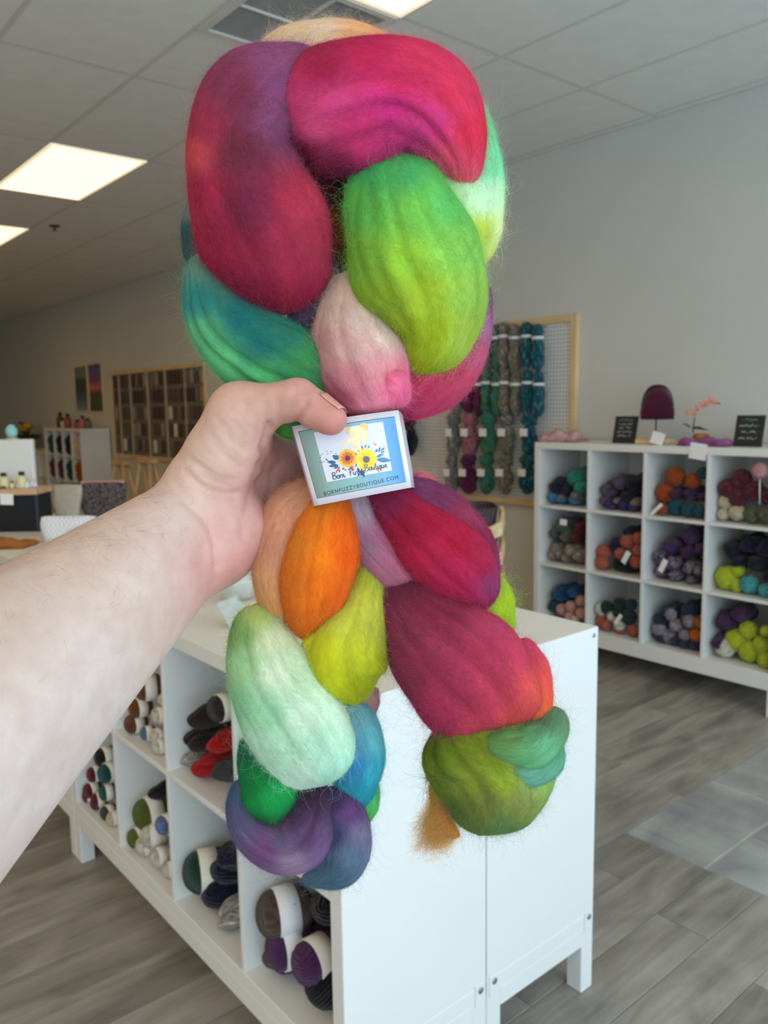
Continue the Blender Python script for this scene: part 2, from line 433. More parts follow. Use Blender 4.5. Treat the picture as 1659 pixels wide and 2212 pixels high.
# ------------------------------------------------------------------ yarn
_YM = {}
def yarn_mat(cols, rough=0.9, wave=42.0):
    key = tuple(tuple(c) for c in cols)
    if key in _YM: return _YM[key]
    nt = NT('yarn_%d_%d_%d' % tuple(cols[0]))
    tc = nt.n('ShaderNodeTexCoord'); inf = nt.n('ShaderNodeObjectInfo')
    off = nt.n('ShaderNodeVectorMath', operation='SCALE'); off.inputs[0].default_value = (17.0, 9.0, 5.0)
    nt.l(inf.outputs['Random'], off.inputs['Scale'])
    ad = nt.n('ShaderNodeVectorMath', operation='ADD'); nt.l(tc.outputs['Object'], ad.inputs[0]); nt.l(off.outputs[0], ad.inputs[1])
    nz = nt.n('ShaderNodeTexNoise'); nz.inputs['Scale'].default_value = 2.6 if len(cols) > 1 else 1.6; nz.inputs['Detail'].default_value = 3
    nt.l(ad.outputs[0], nz.inputs['Vector'])
    if len(cols) == 1:
        c = s2l(cols[0]); stops = [(0.3, tuple(c*0.72)+(1,)), (0.7, tuple(np.minimum(1, c*1.2))+(1,))]
    else:
        n = len(cols); stops = [(0.34+0.32*i/(n-1), lin(c)) for i, c in enumerate(cols)]
    r = ramp(nt, stops); nt.l(nz.outputs['Fac'], r.inputs['Fac'])
    wv = nt.n('ShaderNodeTexWave'); wv.inputs['Scale'].default_value = 3.4; wv.inputs['Distortion'].default_value = 3.0; wv.inputs['Detail'].default_value = 2
    wv.bands_direction = 'DIAGONAL'
    nt.l(ad.outputs[0], wv.inputs['Vector'])
    mx = nt.n('ShaderNodeMix', data_type='RGBA', blend_type='MULTIPLY'); mx.inputs['Factor'].default_value = 0.30
    nt.l(r.outputs['Color'], mx.inputs['A']); nt.l(wv.outputs['Color'], mx.inputs['B'])
    nt.l(mx.outputs['Result'], nt.b.inputs['Base Color'])
    bp = nt.n('ShaderNodeBump'); bp.inputs['Strength'].default_value = 0.5; bp.inputs['Distance'].default_value = 0.06
    nt.l(wv.outputs['Fac'], bp.inputs['Height']); nt.l(bp.outputs['Normal'], nt.b.inputs['Normal'])
    nt.b.inputs['Roughness'].default_value = rough; nt.b.inputs['Sheen Weight'].default_value = 0.15
    nt.b.inputs['Specular IOR Level'].default_value = 0.15
    _YM[key] = nt.m
    return nt.m
_dummy = plain((128, 128, 128), name='yarn_default')
def grid_me(name, fn, nu, nv, mat):
    """closed tube-like surface: fn(t, a) -> point; t 0..1 pole to pole"""
    V = [fn(0.0, 0.0)]
    for i in range(1, nu):
        for k in range(nv): V.append(fn(i/nu, 2*math.pi*k/nv))
    V.append(fn(1.0, 0.0))
    Fc = [(0, 1+(k+1) % nv, 1+k) for k in range(nv)]
    for i in range(nu-2):
        a = 1+i*nv
        for k in range(nv): Fc.append((a+k, a+(k+1) % nv, a+nv+(k+1) % nv, a+nv+k))
    a = 1+(nu-2)*nv; e = len(V)-1
    Fc += [(a+k, a+(k+1) % nv, e) for k in range(nv)]
    return mesh_data(name, V, Fc, mat, True)
def hank_fn(twist=5.5, lobes=3, amp=0.13, blunt=0.5, ph=0.0):
    def fn(t, a):
        x = -math.cos(math.pi*t)
        pr = (1-abs(x)**2.6)**blunt
        r = pr*(1-amp*0.5+amp*math.cos(lobes*a+twist*x+ph)+0.03*math.sin(9*a+3*x))
        return (x, r*math.cos(a), r*math.sin(a))
    return fn
def ball_fn(seed=0):
    def fn(t, a):
        x = -math.cos(math.pi*t); pr = math.sqrt(max(0, 1-x*x))
        r = 1+0.035*math.sin(5*a+7*x+seed)+0.03*math.cos(4*a-9*x+2*seed)
        return (x*r, pr*r*math.cos(a), pr*r*math.sin(a))
    return fn
def skein_fn(seed=0):
    def fn(t, a):
        x = -math.cos(math.pi*t); pr = (1-abs(x)**3.2)**0.5
        r = pr*(1+0.03*math.sin(7*a+12*x+seed)+0.02*math.sin(13*a-9*x))
        return (r*math.cos(a), x, r*math.sin(a))
    return fn
Y_HANK = [grid_me('yarn_hank', hank_fn(5.5, 3, 0.13, 0.5, 0.7*i), 16, 22, _dummy) for i in range(3)]
Y_BALL = [grid_me('yarn_ball', ball_fn(1.3*i), 14, 22, _dummy) for i in range(3)]
Y_SKEIN = [grid_me('yarn_skein', skein_fn(1.1*i), 16, 20, _dummy) for i in range(2)]
def band_me():
    V, Fc = [], []; n = 20
    for y, rr in ((-0.36, 0.965), (-0.36, 1.035), (0.36, 1.035), (0.36, 0.965)):
        for k in range(n):
            a = 2*math.pi*k/n; V.append((rr*math.cos(a), y, rr*math.sin(a)))
    for i in range(3):
        for k in range(n):
            c, d = i*n+k, i*n+(k+1) % n; Fc.append((c, d, d+n, c+n))
    return mesh_data('label_band', V, Fc, _dummy, True)
Y_BAND = band_me()
M_BAND = plain((226, 220, 210), 0.7, var=0.05, scale=3, name='paper_band')
M_BANDW = plain((232, 232, 238), 0.6, var=0.03, scale=3, name='white_paper_band')
def set_mat(o, mt):
    o.material_slots[0].link = 'OBJECT'; o.material_slots[0].material = mt

YC = {  # dyed colours
 'navy': [(30, 38, 66)], 'emerald': [(26, 128, 112), (60, 170, 150), (20, 80, 92)], 'sky blue': [(58, 118, 160), (90, 150, 185)],
 'speckled beige': [(170, 150, 140), (110, 90, 90), (200, 185, 170)], 'plum grey': [(84, 66, 92), (110, 96, 116), (60, 46, 78)],
 'midnight': [(28, 24, 44)], 'violet': [(70, 54, 124), (52, 40, 92)], 'rust orange': [(186, 84, 26), (160, 66, 20)],
 'dark purple': [(88, 46, 98), (66, 34, 76)], 'teal blue': [(34, 96, 116), (26, 74, 94)], 'burgundy': [(110, 38, 56), (84, 26, 48), (136, 62, 70)],
 'cream': [(226, 210, 178)], 'olive variegated': [(122, 118, 64), (44, 90, 84), (170, 140, 80)], 'moss variegated': [(64, 82, 66), (90, 110, 110), (120, 116, 50)],
 'dark red': [(120, 26, 36), (90, 16, 30)], 'taupe grey': [(168, 156, 142), (140, 128, 116), (196, 186, 172)], 'coral': [(206, 112, 92), (184, 90, 74)],
 'black': [(24, 22, 26)], 'purple': [(94, 54, 120), (70, 40, 96)], 'grey purple variegated': [(110, 100, 112), (160, 150, 160), (84, 46, 96), (70, 66, 76)],
 'dark indigo': [(34, 26, 62), (24, 22, 44)], 'lime': [(208, 222, 60), (186, 204, 32)], 'turquoise variegated': [(60, 160, 170), (90, 196, 196), (40, 70, 90)],
 'bright blue': [(22, 92, 140)], 'dark teal': [(14, 76, 82)], 'pale pink': [(222, 160, 152), (236, 180, 170)], 'dark green': [(34, 66, 66), (26, 54, 54)],
 'ivory': [(236, 230, 214)], 'lavender grey': [(180, 166, 180), (120, 110, 130), (208, 200, 206)], 'orange': [(214, 108, 30)],
 'slate navy': [(52, 64, 96), (38, 50, 80)], 'dark brown': [(46, 34, 32)], 'red': [(188, 22, 26)], 'charcoal': [(66, 66, 68)],
 'forest green': [(24, 66, 52)], 'deep navy': [(20, 26, 50)], 'oatmeal fleck': [(200, 192, 180), (150, 146, 140), (222, 216, 206)],
 'tobacco brown': [(118, 66, 28)], 'denim blue': [(92, 118, 150)], 'natural cream': [(226, 216, 198)], 'olive green': [(98, 108, 30)],
 'teal': [(16, 82, 82)], 'wine': [(108, 26, 34)], 'cocoa brown': [(92, 72, 62)], 'aubergine': [(84, 40, 92)], 'peacock': [(18, 96, 112), (12, 72, 92), (70, 150, 160)],
 'mushroom variegated': [(150, 144, 128), (108, 100, 84), (190, 184, 166)], 'ocean variegated': [(18, 70, 110), (30, 130, 130), (90, 150, 70), (16, 40, 80)],
 'magenta wine': [(112, 28, 82), (84, 18, 62)], 'silver grey': [(150, 150, 148), (110, 108, 106), (190, 190, 188)], 'rose variegated': [(150, 60, 90), (206, 130, 140), (100, 30, 70)],
 'periwinkle': [(110, 124, 176)], 'chartreuse': [(196, 206, 60)],
}
ORD = ['leftmost', 'second from left', 'third from left', 'fourth from left', 'fifth from left', 'sixth from left', 'seventh from left', 'eighth from left']
def name_items(items, where):
    """labels: unique by colour and kind within one cube, else by order from the left"""
    d = {}
    for it in items: d.setdefault((it['col'], it['noun']), []).append(it)
    for (c, n), L in d.items():
        L.sort(key=lambda i: i['x'])
        for k, it in enumerate(L):
            if len(L) == 1: it['label'] = f'{c} {n} in {where}'
            elif len(L) == 2: it['label'] = f"{'left' if k == 0 else 'right'} {c} {n} in {where}"
            else: it['label'] = f"{ORD[k] if k < len(L)-1 else 'rightmost'} {c} {n} in {where}"
def stock(cell, xf, spec, where, group, depth=0.34, inset=0.03, shrink=0.94):
    """fill one cube: spec rows (kind, colour, px, py, rpx)"""
    ya, yb, za, zb = cell
    items = []
    for kind, col, px, py, rp in spec:
        P = on(px, py, 'x', xf+inset+0.05); dist = (P-CAM)@FWD
        r = rp*dist/F*shrink
        P = on(px, py, 'x', xf+inset+(0.045 if kind == 'h' else r))
        items.append(dict(kind=kind, col=col, x=px, P=P, r=r, noun={'h': 'yarn hank', 'b': 'yarn ball', 's': 'banded yarn ball', 'w': 'banded yarn ball'}[kind]))
    name_items(items, where)
    for i, it in enumerate(items):
        r = it['r']; P = it['P']; k = it['kind']
        rx = r
        if k == 'h': ln = min(max(0.10, 2.2*r), depth/2-0.01)          # half length along x
        elif k == 'b': ln = r*1.05
        else: ln = r
        hy = r*1.25 if k in 'sw' else r
        hy = min(hy, (yb-ya)/2-0.004)
        y = min(max(P[1], ya+hy+0.003), yb-hy-0.003)
        z = min(max(P[2], za+r+0.002), zb-r-0.002)
        x = min(xf+inset+ln+random.uniform(0, 0.03), xf+depth-ln)
        mt = yarn_mat(YC[it['col']])
        if k == 'h':
            o = link('yarn_hank', random.choice(Y_HANK), None, (x, y, z), (random.randrange(4)*math.pi/2, random.uniform(-.04, .04), random.uniform(-.06, .06)), (ln, r, r)); set_mat(o, mt)
            tag(o, it['label'], 'yarn', group)
        elif k == 'b':
            o = link('yarn_ball', random.choice(Y_BALL), None, (x, y, z), tuple(random.randrange(4)*math.pi/2 for _ in range(3)), (r, r, r)); set_mat(o, mt)
            tag(o, it['label'], 'yarn', group)
        else:
            rz = math.radians(-90)+random.uniform(-.35, .25)
            hy = r*1.2; x = xf+inset+hy*0.9+random.uniform(0, 0.01)
            y = min(max(P[1], ya+r+0.003), yb-r-0.003)
            t = thing('yarn_skein', it['label'], 'yarn', (x, y, z), rz, group)
            o = link('wound_yarn', random.choice(Y_SKEIN), t, (0, 0, 0), (0, random.uniform(0, 6), 0), (r, hy, r)); set_mat(o, mt)
            b = link('label_band', Y_BAND, t, (0, 0, 0), (0, 0, 0), (r, hy, r)); set_mat(b, M_BAND if k == 's' else M_BANDW)
def tagcard(px, py, w, h, x, label, rot=(0, 0, 0), tilt=0.0):
    P = on(px, py, 'x', x)
    o = box('price_tag', (-0.0008, -w/2, -h/2), (0.0008, w/2, h/2), M_CARD, None, 0, 1, tuple(P), (tilt, rot[1], rot[2]))
    tag(o, label, 'tag')
    return o

# wall unit; columns counted from the left of the photo (cell col 3 is leftmost)
S = {}
S[0, 0] = [('h', 'navy', 1196, 1052, 22), ('h', 'emerald', 1238, 1034, 24), ('h', 'emerald', 1252, 1052, 16), ('h', 'sky blue', 1183, 1080, 14), ('h', 'sky blue', 1210, 1086, 13), ('h', 'sky blue', 1237, 1088, 13), ('h', 'speckled beige', 1212, 1072, 9), ('h', 'speckled beige', 1242, 1070, 11), ('h', 'navy', 1222, 1060, 15)]
S[0, 1] = [('h', 'plum grey', 1306, 1058, 19), ('h', 'plum grey', 1331, 1043, 18), ('h', 'midnight', 1364, 1046, 22), ('h', 'plum grey', 1298, 1082, 15), ('h', 'violet', 1318, 1092, 12), ('h', 'violet', 1344, 1095, 12), ('h', 'midnight', 1350, 1072, 16), ('h', 'speckled beige', 1331, 1082, 9), ('h', 'speckled beige', 1368, 1086, 11), ('h', 'violet', 1366, 1100, 11)]
S[0, 2] = [('b', 'rust orange', 1457, 1030, 21), ('b', 'rust orange', 1494, 1040, 17), ('b', 'rust orange', 1423, 1064, 22), ('b', 'rust orange', 1428, 1099, 13), ('h', 'dark purple', 1458, 1067, 14), ('h', 'dark purple', 1489, 1067, 17), ('h', 'dark purple', 1514, 1073, 11), ('b', 'teal blue', 1454, 1098, 18), ('b', 'teal blue', 1486, 1102, 16), ('b', 'teal blue', 1511, 1105, 13), ('b', 'teal blue', 1515, 1022, 13)]
S[0, 3] = [('b', 'burgundy', 1567, 1055, 20), ('b', 'burgundy', 1597, 1036, 22), ('b', 'burgundy', 1591, 1076, 19), ('b', 'burgundy', 1626, 1062, 22), ('b', 'burgundy', 1655, 1074, 18), ('b', 'cream', 1560, 1086, 16), ('b', 'cream', 1588, 1108, 18), ('b', 'cream', 1556, 1113, 13), ('b', 'olive variegated', 1622, 1113, 18), ('b', 'olive variegated', 1652, 1113, 15)]
S[1, 0] = [('h', 'moss variegated', 1186, 1152, 16), ('h', 'moss variegated', 1213, 1140, 21), ('h', 'moss variegated', 1222, 1160, 16), ('h', 'dark red', 1247, 1142, 18), ('h', 'taupe grey', 1180, 1186, 18), ('h', 'taupe grey', 1206, 1196, 15), ('h', 'taupe grey', 1231, 1190, 17), ('h', 'taupe grey', 1251, 1201, 15), ('h', 'taupe grey', 1188, 1208, 13), ('h', 'taupe grey', 1222, 1214, 12), ('h', 'dark red', 1240, 1162, 12)]
S[1, 1] = [('b', 'coral', 1296, 1192, 17), ('b', 'coral', 1297, 1218, 15), ('h', 'navy', 1327, 1178, 17), ('b', 'coral', 1352, 1170, 16), ('b', 'coral', 1336, 1196, 13), ('b', 'coral', 1374, 1164, 14), ('b', 'coral', 1371, 1214, 15), ('h', 'black', 1333, 1224, 17), ('h', 'black', 1352, 1232, 12), ('h', 'navy', 1352, 1150, 12), ('b', 'coral', 1374, 1190, 12)]
S[1, 2] = [('h', 'purple', 1484, 1160, 21), ('h', 'purple', 1447, 1180, 18), ('h', 'dark purple', 1483, 1193, 17), ('h', 'purple', 1512, 1186, 15), ('h', 'grey purple variegated', 1412, 1203, 18), ('h', 'grey purple variegated', 1418, 1236, 17), ('h', 'grey purple variegated', 1452, 1218, 18), ('h', 'grey purple variegated', 1455, 1247, 15), ('h', 'grey purple variegated', 1488, 1228, 18), ('h', 'grey purple variegated', 1489, 1252, 12), ('h', 'grey purple variegated', 1511, 1232, 14)]
S[1, 3] = [('h', 'dark indigo', 1573, 1188, 19), ('h', 'dark indigo', 1609, 1178, 24), ('h', 'dark indigo', 1649, 1186, 22), ('h', 'dark indigo', 1592, 1215, 17), ('h', 'dark indigo', 1632, 1216, 20), ('b', 'lime', 1552, 1254, 25), ('b', 'lime', 1587, 1234, 16), ('b', 'lime', 1588, 1268, 15), ('b', 'turquoise variegated', 1618, 1262, 20), ('b', 'turquoise variegated', 1651, 1280, 15), ('h', 'dark indigo', 1654, 1245, 14)]
S[2, 0] = [('h', 'bright blue', 1204, 1285, 20), ('h', 'dark teal', 1188, 1310, 16), ('b', 'pale pink', 1208, 1318, 13), ('b', 'pale pink', 1230, 1311, 12), ('b', 'pale pink', 1248, 1300, 12), ('b', 'pale pink', 1228, 1334, 12), ('b', 'pale pink', 1250, 1326, 12), ('b', 'cream', 1240, 1346, 9), ('h', 'bright blue', 1234, 1280, 14)]
S[2, 1] = [('b', 'ivory', 1283, 1313, 15), ('b', 'dark green', 1307, 1314, 15), ('b', 'dark green', 1336, 1306, 15), ('b', 'dark green', 1362, 1306, 13), ('b', 'dark green', 1357, 1334, 16), ('b', 'ivory', 1317, 1333, 11), ('b', 'ivory', 1337, 1352, 12), ('b', 'coral', 1292, 1342, 14), ('b', 'coral', 1308, 1358, 12), ('b', 'coral', 1336, 1372, 12), ('b', 'coral', 1366, 1366, 13), ('b', 'dark green', 1330, 1325, 11)]
S[2, 2] = [('h', 'slate navy', 1414, 1340, 19), ('h', 'slate navy', 1440, 1321, 16), ('h', 'slate navy', 1482, 1318, 18), ('b', 'lavender grey', 1447, 1328, 13), ('b', 'lavender grey', 1420, 1360, 15), ('b', 'lavender grey', 1455, 1352, 14), ('b', 'lavender grey', 1485, 1343, 14), ('b', 'lavender grey', 1440, 1377, 16), ('b', 'lavender grey', 1473, 1374, 13), ('b', 'orange', 1505, 1348, 12), ('b', 'orange', 1499, 1374, 15), ('h', 'slate navy', 1407, 1380, 15), ('h', 'slate navy', 1430, 1398, 12), ('h', 'slate navy', 1457, 1397, 12), ('h', 'slate navy', 1478, 1400, 12), ('h', 'slate navy', 1499, 1405, 14)]
S[2, 3] = [('h', 'dark purple', 1556, 1344, 26), ('h', 'dark purple', 1594, 1328, 20), ('h', 'dark purple', 1540, 1387, 20), ('b', 'lime', 1610, 1364, 20), ('b', 'lime', 1586, 1384, 25), ('b', 'lime', 1642, 1396, 21), ('b', 'lime', 1616, 1430, 25), ('b', 'lime', 1652, 1434, 17), ('b', 'ivory', 1564, 1416, 22), ('b', 'lime', 1652, 1364, 12)]
RN = ['top row', 'middle row', 'bottom row']; CN = ['first cube', 'second cube', 'third cube', 'fourth cube']
for (r, c), spec in S.items():
    stock(UN[(r, 3-c)], XU, spec, f'{RN[r]}, {CN[c]} of wall shelf', f'yarn in the wall shelf, {RN[r]}, {CN[c]}', shrink=1.03)
tagcard(1217, 1128, 0.05, 0.035, XU+0.02, 'white tag among moss yarn, middle row first cube of wall shelf')
tagcard(1352, 1204, 0.03, 0.075, XU+0.015, 'white slanted tag among coral yarn in the wall shelf', tilt=0.5)
tagcard(1432, 1222, 0.03, 0.075, XU+0.01, 'cream slanted tag on grey purple yarn in the wall shelf', tilt=0.45)
tagcard(1418, 1100, 0.018, 0.085, XU+0.005, 'white slanted card leaning by rust yarn in the wall shelf', tilt=0.8)
tagcard(1335, 1338, 0.022, 0.07, XU+0.01, 'pale slanted tag among dark green yarn, bottom row of wall shelf', tilt=0.6)

# island cubes (col 0 nearest the camera)
I = {}
I[1, 0] = [('w', 'cocoa brown', 590, 1958, 50), ('h', 'cocoa brown', 560, 2090, 36), ('w', 'aubergine', 618, 2048, 42), ('s', 'aubergine', 676, 2078, 46), ('h', 'black', 692, 1960, 52), ('h', 'black', 690, 2165, 60), ('h', 'aubergine', 612, 2140, 40), ('h', 'cocoa brown', 566, 2150, 32)]
I[1, 1] = [('s', 'forest green', 424, 1862, 42), ('h', 'deep navy', 478, 1880, 40), ('h', 'deep navy', 462, 1950, 38), ('h', 'deep navy', 500, 1850, 34), ('h', 'forest green', 415, 1920, 28), ('h', 'oatmeal fleck', 490, 2010, 26), ('h', 'oatmeal fleck', 505, 2050, 20)]
I[1, 2] = [('s', 'olive green', 322, 1756, 33), ('s', 'natural cream', 330, 1806, 24), ('s', 'periwinkle', 358, 1780, 20), ('h', 'black', 352, 1706, 20), ('s', 'olive green', 300, 1832, 20), ('s', 'natural cream', 318, 1852, 20), ('s', 'natural cream', 346, 1850, 19), ('s', 'natural cream', 362, 1884, 16), ('s', 'natural cream', 288, 1806, 14)]
I[1, 3] = [('s', 'black', 222, 1636, 20), ('s', 'teal', 234, 1668, 20), ('s', 'wine', 204, 1672, 16), ('s', 'wine', 192, 1702, 16), ('s', 'teal', 232, 1712, 16), ('s', 'wine', 212, 1728, 15), ('s', 'wine', 186, 1738, 13), ('s', 'charcoal', 212, 1758, 14), ('s', 'charcoal', 234, 1762, 15), ('s', 'cream', 246, 1790, 14)]
I[0, 0] = [('h', 'charcoal', 560, 1700, 45), ('h', 'black', 640, 1720, 50)]
I[0, 1] = [('h', 'dark brown', 402, 1584, 24), ('h', 'dark brown', 440, 1552, 28), ('s', 'dark brown', 474, 1530, 28), ('h', 'dark brown', 436, 1606, 26), ('h', 'red', 476, 1604, 26), ('h', 'red', 448, 1672, 27), ('h', 'red', 450, 1640, 20), ('h', 'oatmeal fleck', 392, 1636, 20), ('h', 'oatmeal fleck', 414, 1656, 18), ('h', 'charcoal', 490, 1668, 28)]
I[0, 2] = [('s', 'tobacco brown', 318, 1486, 26), ('s', 'tobacco brown', 296, 1530, 20), ('s', 'tobacco brown', 292, 1570, 20), ('s', 'natural cream', 340, 1546, 16), ('s', 'denim blue', 318, 1584, 14), ('s', 'natural cream', 336, 1590, 15), ('s', 'natural cream', 346, 1622, 15), ('s', 'natural cream', 348, 1512, 12)]
I[0, 3] = [('s', 'wine', 222, 1600, 14), ('s', 'teal', 236, 1560, 14)]
RI = ['upper row', 'lower row']; CI = ['nearest cube', 'second cube', 'third cube', 'farthest cube']
for (r, c), spec in I.items():
    stock(ISL[(r, c)], X0, spec, f'{RI[r]}, {CI[c]} of island', f'yarn in the island shelf, {RI[r]}, {CI[c]}', depth=0.36, inset=0.012, shrink=1.06)
# ------------------------------------------------------------------ the braid of dyed wool roving, held 0.5 m from the lens
D0 = 0.50
K = D0/F                                     # metres per pixel at the braid
def wool_mat():
    nt = NT('dyed_wool_roving')
    at_ = nt.n('ShaderNodeAttribute', attribute_name='dye')
    uv = nt.n('ShaderNodeUVMap', uv_map='fibre')
    def streak(sx, sy, det, dist=0.0):
        mp = nt.n('ShaderNodeMapping'); mp.inputs['Scale'].default_value = (sx, sy, 1)
        nt.l(uv.outputs['UV'], mp.inputs['Vector'])
        n = nt.n('ShaderNodeTexNoise'); n.inputs['Scale'].default_value = 1.0; n.inputs['Detail'].default_value = det
        n.inputs['Distortion'].default_value = dist
        nt.l(mp.outputs['Vector'], n.inputs['Vector']); return n
    a = streak(130.0, 2200.0, 4, 0.8)             # fine fibres
    b = streak(16.0, 210.0, 3, 0.6)             # slivers
    r = ramp(nt, [(0.32, (0.72, 0.72, 0.72, 1)), (0.5, (0.98, 0.98, 0.98, 1)), (0.72, (1.22, 1.22, 1.22, 1))])
    mm = nt.n('ShaderNodeMath', operation='MULTIPLY_ADD'); mm.inputs[1].default_value = 0.45
    sb = nt.n('ShaderNodeMath', operation='MULTIPLY'); sb.inputs[1].default_value = 0.55
    nt.l(b.outputs['Fac'], sb.inputs[0]); nt.l(a.outputs['Fac'], mm.inputs[0]); nt.l(sb.outputs[0], mm.inputs[2])
    nt.l(mm.outputs[0], r.inputs['Fac'])
    mx = nt.n('ShaderNodeMix', data_type='RGBA', blend_type='MULTIPLY'); mx.inputs['Factor'].default_value = 0.62
    nt.l(at_.outputs['Color'], mx.inputs['A']); nt.l(r.outputs['Color'], mx.inputs['B'])
    nt.l(mx.outputs['Result'], nt.b.inputs['Base Color'])
    nt.b.inputs['Roughness'].default_value = 0.85; nt.b.inputs['Specular IOR Level'].default_value = 0.2
    nt.b.inputs['Sheen Weight'].default_value = 0.10; nt.b.inputs['Sheen Roughness'].default_value = 0.5
    nt.l(at_.outputs['Color'], nt.b.inputs['Sheen Tint'])
    bp = nt.n('ShaderNodeBump'); bp.inputs['Strength'].default_value = 0.55; bp.inputs['Distance'].default_value = 0.0012
    nt.l(mm.outputs[0], bp.inputs['Height']); nt.l(bp.outputs['Normal'], nt.b.inputs['Normal'])
    return nt.m
def fibre_mat():
    nt = NT('wool_fibre')
    at_ = nt.n('ShaderNodeAttribute', attribute_name='dye')
    nt.l(at_.outputs['Color'], nt.b.inputs['Base Color'])
    nt.b.inputs['Roughness'].default_value = 0.6; nt.b.inputs['Specular IOR Level'].default_value = 0.25
    nt.b.inputs['Subsurface Weight'].default_value = 0.0
    return nt.m
M_WOOL = wool_mat(); M_FIB = fibre_mat()

def hair_object(name, parent, P, col, rad, taper=0.35):
    """P (n, m, 3) local points, col (n, 3) linear"""
    n, m, _ = P.shape
    hc = bpy.data.hair_curves.new(name)
    hc.add_curves([m]*n)
    hc.attributes['position'].data.foreach_set('vector', P.astype(np.float32).ravel())
    ra = hc.attributes.get('radius') or hc.attributes.new('radius', 'FLOAT', 'POINT')
    prof = (1-(1-taper)*np.linspace(0, 1, m))[None, :]
    rr = (np.asarray(rad)*np.ones(n))[:, None]*prof
    ra.data.foreach_set('value', rr.astype(np.float32).ravel())
    ca = hc.attributes.new('dye', 'FLOAT_COLOR', 'POINT')
    c4 = np.ones((n, m, 4), np.float32); c4[:, :, :3] = col[:, None, :]
    ca.data.foreach_set('color', c4.ravel())
    hc.materials.append(M_FIB)
    o = bpy.data.objects.new(name, hc); COL.objects.link(o); o.parent = parent
    return o

def catmull(st, n):
    st = np.array(st, float); m = len(st)
    d = np.r_[0, np.cumsum(np.hypot(*(np.diff(st[:, :2], axis=0).T)))]
    u = d/d[-1]; out = np.zeros((n, st.shape[1])); tt = np.linspace(0, 1, n)
    tan = np.zeros_like(st)
    for i in range(m):
        a, b = max(i-1, 0), min(i+1, m-1)
        tan[i] = (st[b]-st[a])/(u[b]-u[a])
    for k, t in enumerate(tt):
        i = min(max(np.searchsorted(u, t)-1, 0), m-2); h = u[i+1]-u[i]; s = (t-u[i])/h
        out[k] = (2*s**3-3*s**2+1)*st[i]+(s**3-2*s**2+s)*h*tan[i]+(-2*s**3+3*s**2)*st[i+1]+(s**3-s**2)*h*tan[i+1]
    return out, d[-1]
braid = thing('wool_braid', 'rainbow hand-dyed wool roving braid held up in the hand', 'wool braid', at(760, 1000, D0))
BO = np.array(braid.location)
DYE = 0.86*np.array([1.04, 0.985, 0.94])
